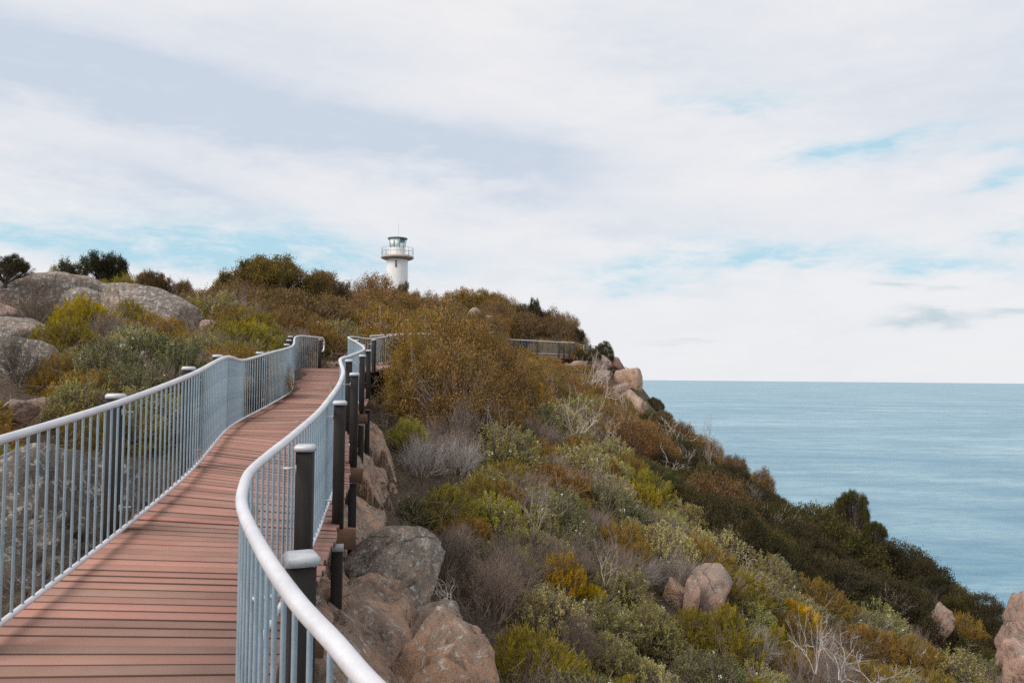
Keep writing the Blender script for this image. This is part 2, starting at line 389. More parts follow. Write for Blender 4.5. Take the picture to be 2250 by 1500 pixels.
def dense_pair(st):
    A = np.array([np.r_[a, b_] for a, b_ in st], float); C_ = (A[:, :3]+A[:, 3:])/2
    s = np.r_[0, np.cumsum(np.linalg.norm(np.diff(C_, axis=0), axis=1))]
    # monotone cubic-ish: smooth piecewise interpolation by catmull on parameter
    u = np.linspace(0, s[-1], int(s[-1]/.02)); out = np.zeros((len(u), 6))
    for k in range(6):
        y = A[:, k]; mth_ = np.gradient(y, s)
        i = np.clip(np.searchsorted(s, u, side='right')-1, 0, len(s)-2); hh = s[i+1]-s[i]; t = (u-s[i])/hh
        out[:, k] = (2*t**3-3*t**2+1)*y[i]+(t**3-2*t**2+t)*hh*mth_[i]+(-2*t**3+3*t**2)*y[i+1]+(t**3-t**2)*hh*mth_[i+1]
    return u, out
SU, SP = dense_pair(st)
def station(u):
    q = np.array([np.interp(u, SU, SP[:, k]) for k in range(6)]); return q[:3]-[0, 0, DK], q[3:]-[0, 0, DK]

rng = random.Random(7)
walk = empty("boardwalk", (0, 0, 0), "red-brown timber plank boardwalk climbing towards the lighthouse hill on dark posts", "boardwalk")
V = []; Fs = []; tones = []; uvs = []; midx = []
M_EDGE = plain('deck_edge_shade_grime', (.11, .062, .048), .9)  # plank sides and chamfers: gap shade put into the colour, plus joint dirt
def unit_(v): return v/np.linalg.norm(v)
PITCHP, GAP, TH = .125, .008, .04
u = 0.0; k = 0
while u < SU[-1]-PITCHP:
    a0, b0 = station(u+GAP/2); a1, b1 = station(u+PITCHP-GAP/2-rng.choice((0, 0, .002, .003, .007)))
    ov1 = .10+rng.uniform(-.012, .012); ov2 = .13+rng.uniform(-.015, .015)
    def ext(a, b_):
        d = (b_-a)/np.linalg.norm(b_-a); return a-d*ov1, b_+d*ov2
    a0, b0 = ext(a0, b0); a1, b1 = ext(a1, b1)
    dz = rng.uniform(-.004, .004); tl = rng.uniform(-.003, .003)
    base = len(V); tz = rng.random()
    tz = .95 if rng.random() < .05 else tz*.8
    n = 1
    for p, w in ((a0, 0), (b0, 1), (b1, 2), (a1, 3)):
        V.append(p+[0, 0, dz+(tl if w > 1 else -tl)-.004])
    for j in range(4): V.append(V[base+j]-np.array([0, 0, TH]))
    t0_ = unit_(a1-a0)*.004; t1_ = unit_(b1-b0)*.004
    for j, s_ in ((0, t0_), (1, t1_), (2, -t1_), (3, -t0_)): V.append(V[base+j]+s_+[0, 0, .004])
    q = [(8, 9, 10, 11), (0, 4, 5, 1), (1, 5, 6, 2), (2, 6, 7, 3), (3, 7, 4, 0), (7, 6, 5, 4), (0, 1, 9, 8), (2, 3, 11, 10), (1, 2, 10, 9), (3, 0, 8, 11)]
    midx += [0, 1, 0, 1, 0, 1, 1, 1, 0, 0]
    w_ = np.linalg.norm(b0-a0); oo = rng.uniform(0, 40); vv = k*1.37
    cu = {0: (oo, vv), 1: (oo+w_, vv), 2: (oo+w_, vv+.14), 3: (oo, vv+.14), 4: (oo, vv-.04), 5: (oo+w_, vv-.04), 6: (oo+w_, vv+.18), 7: (oo, vv+.18), 8: (oo, vv+.005), 9: (oo+w_, vv+.005), 10: (oo+w_, vv+.135), 11: (oo, vv+.135)}
    for f in q:
        Fs.append([base+i for i in f]); uvs += [cu[i] for i in f]
    tones += [tz]*12; u += PITCHP; k += 1
me = mesh_np("deck", V, np.array(Fs), M_DECK, tones)
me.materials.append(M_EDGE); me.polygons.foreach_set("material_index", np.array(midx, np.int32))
ul = me.uv_layers.new(name="UVMap"); ul.data.foreach_set("uv", np.array(uvs, np.float32).ravel())
deck = link("deck", me, walk)
# bearers under the planks, poking out to the posts
def bearer(u_, over_l, over_r):
    a, b_ = station(u_); d = (b_-a)/np.linalg.norm(b_-a); a = a-d*over_l; b_ = b_+d*over_r
    L = np.linalg.norm(b_-a); c = (a+b_)/2-np.array([0, 0, TH+.005+.09]); t = np.cross([0, 0, 1], d); t /= np.linalg.norm(t)
    o = MB().box((0, 0, 0), (L, .10, .18), d, t, np.cross(d, t)).build("bearer", M_BEAM, walk, loc=c)
    return o, a, b_, d, t
# long stringers below the deck
mb = MB()
for fr in (.06, .5, .94):
    P = [];
    for uu in np.arange(.2, SU[-1]-.2, .5):
        a, b_ = station(uu); P.append(a+(b_-a)*fr-[0, 0, TH+.05])
    mb.tube(P, .042, 4)
mb.build("stringer", M_BEAM, walk)

baluster_me = {}
def bal_mesh(L):
    key = round(L, 2)
    if key not in baluster_me:
        baluster_me[key] = MB().tube([(0, 0, 0), (0, 0, L)], .0085, 6, False).mesh("baluster", M_BAL, True)
    return baluster_me[key]
def railing(name, label, D, group=None, spacing=.135, indiv=100, i0=0, posts=(), hook=False):
    root = empty(name, D[0]-[0, 0, HR], label, "railing", group); base = D[0]-np.array([0, 0, HR])
    P = D-base
    MB().tube(P, .0258 if indiv else .03, 12).build("handrail", M_RAIL, root, True)
    MB().tube(P-[0, 0, HR], .018, 8).build("bottom_rail", M_RAIL, root, True)
    s = np.r_[0, np.cumsum(np.linalg.norm(np.diff(P, axis=0), axis=1))]
    pts = np.array([[np.interp(u_, s, P[:, k]) for k in range(3)] for u_ in np.arange(.08, s[-1]-.05, spacing)])
    W = pts+base; pr = [proj(w) for w in W]
    order = sorted(range(len(W)), key=lambda i: (0 if pr[i][2] > .3 and -80 < pr[i][0] < PW+80 else 1, pr[i][2]))
    for i in order[:indiv]: link("baluster", bal_mesh(HR-.03), root, pts[i]-[0, 0, HR-.01])
    if len(order) > indiv:
        mb = MB()
        for i in order[indiv:]: mb.tube([pts[i]-[0, 0, HR-.01], pts[i]-[0, 0, .02]], .0085, 5, False)
        r = mb.build("far_balusters", M_BAL, root)
        if indiv: tag(r, kind="stuff")
    return root, base
def rail_dir(D, P):
    i = near_i(D, P); a = D[max(i-3, 0)]; b_ = D[min(i+3, len(D)-1)]; d = b_-a; d[2] = 0; return d/np.linalg.norm(d), D[i]
def post(root, base, D, top, zbot, w=.10, capw=.125):
    d, rp = rail_dir(D, top); nrm = np.array([-d[1], d[0], 0]); c = np.asarray(top)-base
    hh = top[2]-.03-zbot
    p = MB().box((0, 0, -hh/2), (w, w, hh), d, nrm, bev=.006).build("post", M_POST, root, loc=c-[0, 0, .03])
    MB().box((0, 0, .0), (capw, capw, .042), d, nrm, bev=.014).build("post_cap", M_CAP, p, loc=(0, 0, .007))
    # bracket arms from post to rail
    off = (rp-np.asarray(top)); off[2] = 0; L = np.linalg.norm(off)
    if L > .07:
        e = off/L
        for dz in (.12, .88):
            mbk = MB()
            mbk.box(e*(w/2+(L-w/2)/2)+[0, 0, -dz], (max(.02, L-w/2), .03, .012), e, np.cross([0, 0, 1], e))
            mbk.box(e*(w/2+.0)+[0, 0, -dz], (.008, .09, .05), e, np.cross([0, 0, 1], e))
            mbk.build("bracket", M_CAP, p)
    return p

R_near = RD
rr, rb = railing("boardwalk_railing", "curving galvanised railing with thick round handrail on the seaward edge of the boardwalk", RD)
lr, lb = railing("boardwalk_railing", "galvanised baluster railing on the landward edge of the boardwalk, ending in a loop", LD)
# loop that closes the landward railing
e = LD[-1]; d = (LD[-1]-LD[-4]); d /= np.linalg.norm(d)
P = [e+d*x+np.array([0, 0, z]) for x, z in [(-.02, 0), (.10, 0), (.19, -.03), (.245, -.10), (.255, -.2), (.245, -.32), (.20, -.40), (.12, -.43), (.05, -.42)]]
MB().tube(dense(P, .03)[0]-lb, .027, 10).build("rail_loop", M_RAIL, lr, True)

def u_of(P):
    C_ = SP[:, 3:5]; return SU[((C_-np.asarray(P)[:2])**2).sum(1).argmin()]
def u_ofL(P):
    C_ = SP[:, 0:2]; return SU[((C_-np.asarray(P)[:2])**2).sum(1).argmin()]
right_posts = [(662,1212,3.0),(671,975,5.0),(747,879,7.3),(779,818,10.0),(767,789,12.2),(796,779,15.0),(810,768,17.5),(797,757,20.0),(784,746,22.6)]
MLOW = M_POST
for px, py, Y in right_posts:
    top = at(px, py, Y); uu = u_of(top); a, b_ = station(uu)
    o, A, B, dd, tt = bearer(uu, .20, .275)
    zb = b_[2]-TH-.02
    post(rr, rb, RD, top, zb)
    # lower post from the bearer to the ground, steel shoe at the joint
    g = h1(top[0], top[1]); zt = zb-.17; hh = zt-g+.35
    d, _ = rail_dir(RD, top); nrm = np.array([-d[1], d[0], 0])
    MB().box((0, 0, -hh/2), (.10, .10, hh), d, nrm, bev=.006).build("support_post", M_POST, walk, loc=(top[0], top[1], zt))
    sh = MB().box((0, 0, 0), (.118, .118, .07), d, nrm, bev=.004)
    for bx in (-.03, .03): sh.tube([nrm*(-.059)+d*bx, nrm*(-.072)+d*bx], .009, 6)
    sh.build("bracket", M_CAP, o, loc=np.array([top[0], top[1], zt+.005])-np.array(o.location))
for Y, px, py in [(24.9,822,745),(27.2,868,733)]:
    top = at(px, py, Y)
    if Y < 26: post(rr, rb, RD, top, h1(top[0], top[1])-.3)
    else: post(rr, rb, RD, top, h1(top[0], top[1])-.3)
left_posts = [at(275,866,6.45), at(422,812,8.75), at(485,784,11.0), at(587,770,15.1), at(629,758,18.4), at(635,748,20.7), at(639,741,22.9)]
left_posts = [np.array([-3.02, 4.05, -.33])]+left_posts
for top in left_posts:
    i = near_i(LD, top); d, rp = rail_dir(LD, top); nrm = np.array([-d[1], d[0], 0])
    pos = rp+nrm*.135; pos[2] = rp[2]+.035
    a, b_ = station(u_ofL(pos))
    post(lr, lb, LD, pos, w=.12, capw=.132, zbot=min(h1(pos[0], pos[1])-.2, a[2]-.25))
p = LD[-2].copy(); p[2] -= .035
post(lr, lb, LD, p+np.array([.0, .0, 0]), h1(p[0], p[1])-.2, w=.08, capw=.085)
# far railing of the bend
FD, _ = dense([(-4.95,27.75,1.38),(-4.2,29.5,1.55),(-3.4,31.8,1.72),(-2.2,35.4,1.98)])
fr, fb = railing("boardwalk_railing", "short galvanised railing half hidden behind the big rusty bush at the boardwalk bend", FD)

# ------------------------------------------------------------------ lookout platform on the headland
plat = empty("lookout_platform", (0, 0, 0), "distant timber lookout platform on dark posts at the tip of the headland", "lookout")
edge = [at(1095,749,61), at(1180,750.5,63.5), at(1228,752,65.5), at(1262,753,66.5), at(1285,753,69)]
zd = edge[2][2]-1.1
top = [(p[0], p[1]) for p in edge]+[(7.2, 73.5), (4, 72), (-1.2, 63.5)]
n = len(top); mb = MB()
V = [(x, y, zd) for x, y in top]+[(x, y, zd-.22) for x, y in top]
mb.add(V, [(i, i+n, (i+1) % n+n, (i+1) % n) for i in range(n)])
cx_, cy_ = sum(x for x, y in top)/n, sum(y for x, y in top)/n
mb.add(V[:n]+[(cx_, cy_, zd)], [(i, (i+1) % n, n) for i in range(n)]); mb.add(V[n:]+[(cx_, cy_, zd-.22)], [((i+1) % n, i, n) for i in range(n)])
M_FAR = plain("platform_timber", (.33, .22, .19), .8, 0, .2, 3)
mb.build("platform_deck", M_FAR, plat)
M_DARK = plain("dark_timber", (.05, .042, .04), .8, 0, .25)
for p in edge[1:]+[np.array([7.2, 73.5, 0])]:
    g = h1(p[0], p[1]); MB().box((0, 0, (zd+1.12+g-.3)/2), (.13, .13, zd+1.12-g+.3)).build("support_post", M_DARK, plat, loc=(p[0], p[1]-.04, 0))
for f in (.35, .7):
    p = edge[2]*(1-f)+edge[3]*f; g = h1(p[0], p[1])
    MB().box((0, 0, (zd+1.12+g-.3)/2), (.12, .12, zd+1.12-g+.3)).build("support_post", M_DARK, plat, loc=(p[0], p[1]-.06, 0))
ED = np.array([np.array([p[0], p[1], zd+1.12]) for p in edge[:4]])
ED, _ = dense(ED, .3)
prail = empty("lookout_railing", (0, 0, 0), "distant grey baluster railing along the front of the lookout platform", "railing")
MB().tube(ED, .045, 6).build("handrail", M_RAIL, prail, True)
MB().tube(ED-[0, 0, 1.0], .03, 5).build("bottom_rail", M_RAIL, prail, True)
mb = MB(); Q, _ = dense(ED, .16)
for p in Q: mb.tube([p-[0, 0, 1.0], p], .011, 4, False)
mb.build("balusters", M_BAL, prail)
wr = empty("wire_railing", (0, 0, 0), "dark-posted railing with thin wires at the end of the lookout", "railing")
c0, c1 = edge[3], at(1310,754,71.5); c2 = at(1322,756,73)
pl = [c0*(1-f)+c1*f for f in (0.12, .35, .72, .98)]+[c2]
for p in pl:
    g = h1(p[0], p[1]); zt = zd+1.1
    MB().box((0, 0, (zt+g-.3)/2), (.12, .12, zt-g+.3)).build("post", M_DARK, wr, loc=(p[0], p[1], 0))
mb = MB()
for dz in (1.02, .72, .42, .12): mb.tube([np.array([p[0], p[1], zd+dz]) for p in pl], .014 if dz < 1 else .03, 5)
mb.build("wires", M_BAL, wr)
M_SIGN = plain("sign_face", (.30, .36, .40), .6)
p = c0*.55+c1*.45
sg = empty("sign_post", (p[0], p[1]+.5, zd), "thin grey marker board standing inside the lookout railing", "sign")
MB().box((0, 0, .55), (.13, .06, .9)).build("board", M_SIGN, sg); MB().box((0, 0, .05), (.08, .05, .14)).build("foot", M_DARK, sg)

# ------------------------------------------------------------------ lighthouse
YL = 90.0; lc = at(873, 572, YL); gz_ = h1(lc[0], YL)
def lz(py): return at(873, py, YL)[2]
def lr_(px): return px/1750*YL
M_WHITE = plain("white_render", (.82, .81, .81), .75, 0, .05, 1.5)
M_CONC = plain("gallery_concrete", (.42, .36, .29), .85, 0, .15, 3)
M_GREEN = plain("green_steel", (.19, .29, .27), .5, .2)
M_PANEL = plain("lantern_blind", (.80, .93, .91), .4)
M_SLIT = plain("slit_glass", (.02, .05, .05), .2)
mt, nt, b = mat("lantern_glass"); M_GLASS = mt
b.inputs["Base Color"].default_value = (.6, .75, .74, 1); b.inputs["Roughness"].default_value = .08
tr = nt.nodes.new("ShaderNodeBsdfTransparent"); tr.inputs["Color"].default_value = (.96, .99, .99, 1)
mx = nt.nodes.new("ShaderNodeMixShader"); mx.inputs[0].default_value = .15
nt.links.new(tr.outputs[0], mx.inputs[1]); nt.links.new(b.outputs[0], mx.inputs[2]); nt.links.new(mx.outputs[0], nt.nodes["Material Output"].inputs["Surface"])
lh = empty("lighthouse", (lc[0], YL, gz_), "white round lighthouse with gallery rail and green glazed lantern on the hilltop", "lighthouse")
def zz(py): return lz(py)-gz_
MB().lathe([(lr_(25.2), -.5), (lr_(24.6), 0), (lr_(23.2), zz(571))], 48).build("tower", M_WHITE, lh, True)
MB().lathe([(0, zz(571.5)), (lr_(24), zz(571.5)), (lr_(31), zz(570)), (lr_(36), zz(567.5)), (lr_(36), zz(564.5)), (lr_(35), zz(563.5)), (0, zz(563.4))], 48).build("gallery", M_CONC, lh, True)
MB().lathe([(lr_(17.8), zz(563.6)), (lr_(17.4), zz(545.5)), (0, zz(545.4))], 40).build("lantern_base", M_WHITE, lh, True)
NP = 9
lan = MB(); rb_, rt_ = lr_(16.2), lr_(19.3); z0, z1 = zz(545.4), zz(526)
ms = MB(); 
for i in range(NP):
    a0 = 2*math.pi*(i+.35)/NP; a1 = 2*math.pi*(i+1.35)/NP
    P = [(rb_*math.cos(a0), rb_*math.sin(a0), z0), (rb_*math.cos(a1), rb_*math.sin(a1), z0), (rt_*math.cos(a1), rt_*math.sin(a1), z1), (rt_*math.cos(a0), rt_*math.sin(a0), z1)]
    am = (a0+a1)/2; Pn = [(x*.985, y*.985, z) for x, y, z in P]
    clear = math.cos(am) > .12 or abs(math.cos(am)) < -1
    MB().add(P+Pn, [(0, 1, 2, 3), (7, 6, 5, 4), (0, 4, 5, 1), (2, 6, 7, 3), (1, 5, 6, 2), (3, 7, 4, 0)]).build("lantern_pane", M_GLASS if clear else M_PANEL, lh)
    ms.tube([np.array(P[0])*[1.01, 1.01, 1], np.array(P[3])*[1.01, 1.01, 1]], .022, 5)
ms.build("lantern_frame", M_GREEN, lh)
MB().lathe([(0, z1-.01), (lr_(21.5), z1+.02), (lr_(22.2), z1+.08), (lr_(22), z1+.13), (lr_(10), z1+.22), (0, z1+.24)], 40).build("lantern_roof", M_GREEN, lh, True)
MB().box((.42, -.1, z1-.19), (.72, .6, .34)).build("blind", M_SLIT, lh)
MB().lathe([(.22, z0), (.24, z0+.35), (.16, z0+.45), (.16, z0+.8), (0, z0+.82)], 16).build("lamp", M_CONC, lh, True)
MB().tube([(.1, 0, z1+.28), (.1, 0, zz(490))], .011, 5).build("aerial", M_GREEN, lh)
ra = lr_(35); rl = MB()
for pyr in (546, 554.5): rl.tube([(ra*math.cos(t), ra*math.sin(t), zz(pyr)) for t in np.linspace(0, 2*math.pi, 49)], .018, 5, False)
for i in range(16):
    t = 2*math.pi*(i+.3)/16; rl.tube([(ra*math.cos(t), ra*math.sin(t), zz(563.6)), (ra*math.cos(t), ra*math.sin(t), zz(546))], .018, 5)
rl.build("gallery_rail", plain("rail_paint", (.32, .29, .27), .6), lh)
wx = at(873.5, 582, YL)[0]-lc[0]; rw = lr_(23.6)
fr_ = MB().box((wx, -rw+.02, zz(582)), (.19, .12, .80)).build("window", M_WHITE, lh)
MB().box((wx, -rw-.045, zz(582)), (.14, .04, .72)).build("pane", M_SLIT, fr_)

# ------------------------------------------------------------------ rocks
def rock_mesh(seed, sub=4, cuts=9, rough=.055, cmin=.5):
    cuts = int(cuts*1.7)
    bm = bmesh.new(); bmesh.ops.create_icosphere(bm, subdivisions=sub, radius=1)
    r_ = np.random.default_rng(seed); nn = r_.normal(size=(cuts, 3)); nn /= np.linalg.norm(nn, axis=1)[:, None]
    hh = r_.uniform(cmin, 1.0, cuts); nn[hh < .62, 2] *= .35; nn /= np.linalg.norm(nn, axis=1)[:, None]; hh = np.maximum(hh, .62); off = Vector(r_.uniform(-50, 50, 3))
    for v in bm.verts:
        d = np.array(v.co); d /= np.linalg.norm(d)
        dn = nn@d; rr_ = 1.05
        for a, h_ in zip(dn, hh):
            if a > .05:
                q = h_/a; k = .022; t = max(0, min(1, .5+.5*(q-rr_)/k)); rr_ = q*(1-t)+rr_*t-k*t*(1-t)
        p = Vector(d); f = mnoise.fractal(p*2.2+off, 1, 2.1, 6); f2 = mnoise.fractal(p*6+off, .7, 2, 6)
        cr = abs(mnoise.noise(p*1.5+off*.7)); crack = -.12*max(0, 1-cr/.035)*rough/.055
        v.co = p*(rr_*1.06+rough*f*1.3+rough*.5*f2+crack)
    me = bpy.data.meshes.new("boulder"); bm.to_mesh(me); bm.free()
    me.polygons.foreach_set("use_smooth", np.ones(len(me.polygons), bool)); return me
ROCKS = []
def rock(px, pyt, pyb, w, label, m_, Y=None, depth=1.0, seed=1, sub=4, rot=0, tilt=0, cuts=9, sink=.25, name="boulder", cat="boulder", rough=.055, group=None):
    """silhouette from pyt to pyb and w pixels wide, standing on the ground"""
    if Y is None: Y = float(hit(px, pyb)[1])
    t = at(px, pyt, Y); bt = at(px, pyb, Y); hz = (t[2]-bt[2])*(1+sink); rx = w/1750*Y/2
    me = rock_mesh(seed, sub, cuts, rough); me.materials.append(m_)
    o = bpy.data.objects.new(name, me); COL.objects.link(o)
    o.scale = (rx, rx*depth, hz/2); o.rotation_euler = (0, R(tilt), R(rot)); o.location = (t[0], Y+rx*depth*.4, t[2]-hz/2)
    tag(o, label, cat, group); ROCKS.append((t[0], Y+rx*depth*.4, max(rx, rx*depth))); return o
D_, W_, G_, P_ = M_ROCK_DOME, M_ROCK_WARM, M_ROCK_GREY, M_ROCK_PINK
rock(50,596,760,400,"huge lichen-grey granite dome on the skyline behind the landward bushes",D_,30,1.0,3,5,10,0,7,.3,"granite_outcrop","rock outcrop",.045)
rock(165,634,730,160,"rounded grey granite hump between the big dome and the long slab",D_,27.5,1.2,8,4,30,0,7,.3,"granite_outcrop","rock outcrop",.05)
rock(315,640,745,330,"long sloping lichen-speckled granite slab running down from the dome",D_,25.5,.55,12,5,-6,19,6,.45,"granite_outcrop","rock outcrop",.04)
rock(30,704,800,370,"broad grey granite ledge below the dome, thin bare shrub above it",D_,19.5,.8,15,5,10,4,8,.5,"granite_outcrop","rock outcrop",.06)
rock(10,748,880,230,"sloping grey rock slab low on the left, behind the reddish cracked rocks",M_ROCK_DARK,14.5,.8,171,5,10,14,7,.5,"granite_outcrop","rock outcrop",.05)
rock(-30,650,720,170,"rough granite block under the left end of the dome",P_,24,1.0,19,4,40,0,10,.4)
rock(452,703,724,46,"small smooth pink boulder at the low end of the long slab",P_,24.2,1,5,3)
rock(85,862,918,110,"reddish cracked boulder under the olive bushes behind the railing",P_,11.5,1,23,4,20)
rock(25,880,930,90,"low reddish rock beside the cracked boulder behind the railing",P_,10.5,1,29,4,70)
rock(70,990,1330,400,"large flat lichen-covered granite slab seen through the landward balusters",M_ROCK_DARK,6.6,1.05,33,5,25,12,7,.6,"granite_outcrop","rock outcrop",.05)
rock(735,788,822,80,"pale stone slab on the path at the end of the planks",P_,27.3,1.2,37,4,0,0,8,.8)
rock(790,806,830,60,"dark flat rock on the path beyond the railing loop",G_,29.5,1.2,38,3,0,0,8,.8)
rock(850,1178,1400,250,"rounded grey lichen boulder against the foot of the support posts",G_,9.2,1.1,41,5,15,24,5,.5,rough=.045)
rock(800,1282,1520,215,"orange-tan weathered boulder under the walk between two support posts",W_,7.9,1.3,43,5,40,14,9,.5,rough=.08)
rock(945,1360,1640,330,"largest tan and grey boulder beside the handrail, cleft by a crack",W_,6.6,1.1,47,5,-20,22,8,.5,rough=.07)
rock(955,1334,1500,150,"grey knobbly rock behind the largest tan boulder",G_,7.7,1.2,53,5,10,24,9,.5,rough=.08)
g0 = np.random.default_rng(4); ss = np.arange(0, 1.0001, 1/150); ww = np.arange(0, 1.0001, 1/46)
site = np.c_[g0.uniform(-4.6, 1.2, 70), g0.uniform(3.2, 21, 70)]; sh = g0.uniform(.05, .42, 70); sa = np.c_[g0.uniform(.0, .45, 70), g0.uniform(-.3, .15, 70)]
BV = []
for s_ in ss:
    yy = 4.4+s_*15.6; e = onY(RD, yy)
    for w_ in ww:
        x = e[0]-.9+w_*(2.15-.55*s_); y = yy+.25*math.sin(x*2.3)
        q = Vector((x*1.1, y*1.1, 3)); wx = x+.22*mnoise.noise(q); wy = y+.22*mnoise.noise(q+Vector((9, 4, 1)))
        dd = np.hypot(site[:, 0]-wx, (site[:, 1]-wy)*.8); k = np.argsort(dd)[:2]
        rel = sh[k[0]]-(wx-site[k[0], 0])*sa[k[0], 0]-(wy-site[k[0], 1])*sa[k[0], 1]
        rel -= .16*max(0, 1-(dd[k[1]]-dd[k[0]])/.07)
        rel += .10*mnoise.fractal(Vector((x, y, 0))*1.7, 1, 2.1, 7)+.035*mnoise.fractal(Vector((x, y, 5))*7, .8, 2.1, 5)
        ed = min(w_/.08, (1-w_)/.16, s_/.03, (1-s_)/.04, 1.0); BV.append((x, y, h1(x, y)+rel-.55*(1-ed)))
nw = len(ww); ii = (np.arange(len(ss)-1)[:, None]*nw+np.arange(nw-1)[None]).ravel()
me = mesh_np("granite_outcrop", BV, np.c_[ii, ii+1, ii+nw+1, ii+nw], M_ROCK_WARM, smooth=True)
tag(link("granite_outcrop", me), "cracked tan granite bedrock stepping up the slope beside and beneath the support posts", "rock outcrop")
rock(1043,677,706,32,"lone rounded boulder among the bushes on the hillside",P_,60,1,79,4,0,0,5,.4,rough=.03)
rock(1072,690,706,26,"small boulder beside the lone rounded one on the hillside",P_,61,1,80,3,0,0,6,.4)
rock(1316,780,814,54,"flat-faced lichen boulder topping the headland rock pile",P_,66,1,83,4,0,0,10,.1)
rock(1350,780,815,40,"squarish boulder at the back of the headland rock pile",P_,67.5,1,89,4,30,0,10,.1)
rock(1322,812,843,52,"blocky boulder under the flat-faced one in the headland pile",P_,65.5,1,97,4,0,0,12,.1)
rock(1380,794,880,60,"tall brown boulder standing at the seaward end of the headland pile",W_,66,1.2,211,4,0,6,4,.2,rough=.05)
rock(1362,836,885,70,"pale rounded boulder at the foot of the headland pile",P_,64,1,103,4,0,5,8,.3)
rock(1276,792,812,44,"low jumbled rock below the lookout platform, nearer the pile",P_,65,1,107,4,0,0,12,.4)
rock(1250,796,810,28,"small tan rock under the lookout platform posts",P_,64.5,1,109,3,0,0,12,.4)
rock(1398,900,930,70,"pale pink ledge on the steep slope below the headland pile",P_,58,1,113,4,0,15,8,.6)
rock(1395,855,925,75,"sheer grey-brown rock wall under the headland pile",W_,61,1,127,4,0,12,5,.5)
rock(1558,1246,1340,92,"tallest smooth pink-grey rock of the cleft trio among the seaward bushes",P_,17.2,1.3,131,4,20,22,6,.5,rough=.03)
rock(1518,1264,1340,36,"narrow rock wedged in the middle of the cleft trio",P_,16.6,1.2,137,4,0,10,6,.5,rough=.03)
rock(1488,1270,1340,52,"low brown rock of the cleft trio, nearest the boardwalk",W_,16.9,1.2,139,4,0,0,7,.5,rough=.03)
rock(2268,1324,1470,105,"reddish granite cliff edge beside the sea at the end of the slope",P_,27,1.2,149,5,0,0,12,.5,rough=.09)
rock(2258,1410,1500,95,"lower reddish block in front of the granite cliff edge",P_,24,1.2,151,4,20,0,10,.5)
rock(2068,1330,1372,62,"small pale rock among dark shrubs near the cliff edge",P_,27,1,157,4,30,15,12,1.2,rough=.09)

# ------------------------------------------------------------------ sky, sun, render settings
SUN_EL, SUN_AZ = R(42), R(-125)            # azimuth from +Y towards +X: behind and left of the viewer
w = bpy.data.worlds.new("World"); sc.world = w; w.use_nodes = True; nt = w.node_tree
bg = nt.nodes["Background"]; bg.inputs["Strength"].default_value = .1
sky = nt.nodes.new("ShaderNodeTexSky"); sky.sky_type = 'NISHITA'; sky.sun_disc = False; sky.sun_elevation = SUN_EL; sky.sun_rotation = SUN_AZ
gen = nt.nodes.new("ShaderNodeTexCoord").outputs["Generated"]
sx = nt.nodes.new("ShaderNodeSeparateXYZ"); nt.links.new(gen, sx.inputs[0])
az = mth(nt, 'ARCTAN2', sx.outputs[0], sx.outputs[1]); el = mth(nt, 'ARCSINE', sx.outputs[2])
def cmb(x, y, z=0.0):
    c = nt.nodes.new("ShaderNodeCombineXYZ")
    for s_, v_ in zip(c.inputs, (x, y, z)):
        if isinstance(v_, bpy.types.NodeSocket): nt.links.new(v_, s_)
        else: s_.default_value = v_
    return c.outputs[0]
# high clouds lie in long streaks: noise in (azimuth, elevation), stretched and warped
wv = noise(nt, 1, 5, .6, cmb(mth(nt, 'MULTIPLY', az, 3.2), mth(nt, 'MULTIPLY', el, 8.0), 3.3))
wv2 = noise(nt, 1, 6, .62, cmb(mth(nt, 'MULTIPLY', az, 7.0), mth(nt, 'MULTIPLY', el, 26.0), 8.1))
wa = mth(nt, 'ADD', az, mth(nt, 'MULTIPLY_ADD', wv2, .16, -.08))
we = mth(nt, 'ADD', el, mth(nt, 'MULTIPLY_ADD', wv, .09, -.045)); we = mth(nt, 'ADD', we, mth(nt, 'MULTIPLY_ADD', wv2, .05, -.025))
grain = noise(nt, 1, 8, .72, cmb(mth(nt, 'MULTIPLY', az, 18.0), mth(nt, 'MULTIPLY', el, 60.0), 1.7), .4)
def blobs(lst):
    acc = None
    for px, py, sx_, sy_, rot, wt in lst:
        d = ray(px, py); d = d/np.linalg.norm(d); a0 = math.atan2(d[0], d[1]); e0 = math.asin(d[2])
        dx = mth(nt, 'SUBTRACT', wa, a0); dy = mth(nt, 'SUBTRACT', we, e0); c_, s_ = math.cos(R(rot)), math.sin(R(rot))
        uu = mth(nt, 'MULTIPLY_ADD', dx, c_*1750/sx_, mth(nt, 'MULTIPLY', dy, -s_*1750/sx_))
        vv = mth(nt, 'MULTIPLY_ADD', dx, s_*1750/sy_, mth(nt, 'MULTIPLY', dy, c_*1750/sy_))
        r2 = mth(nt, 'ADD', mth(nt, 'MULTIPLY', uu, uu), mth(nt, 'MULTIPLY', vv, vv))
        g_ = mth(nt, 'MULTIPLY', mth(nt, 'EXPONENT', mth(nt, 'MULTIPLY', r2, -1.0)), wt)
        acc = g_ if acc is None else mth(nt, 'ADD', acc, g_)
    return acc
grey = blobs([(40,150,420,80,12,1),(380,215,340,65,14,.85),(850,300,420,70,12,1.0),(1180,350,220,60,5,.6),(200,390,350,60,10,.35),(430,435,200,35,8,.6),
              (1480,500,330,40,4,.35),(2230,190,330,220,0,.45),(1480,90,260,130,10,.35),(560,60,220,60,0,.35),(800,120,180,50,0,.2)])
greyN = mth(nt, 'ADD', grey, mth(nt, 'MULTIPLY_ADD', mth(nt, 'ADD', mth(nt, 'MULTIPLY', wv, .55), mth(nt, 'MULTIPLY', wv2, .5)), 1.2, -.56), clamp=True)
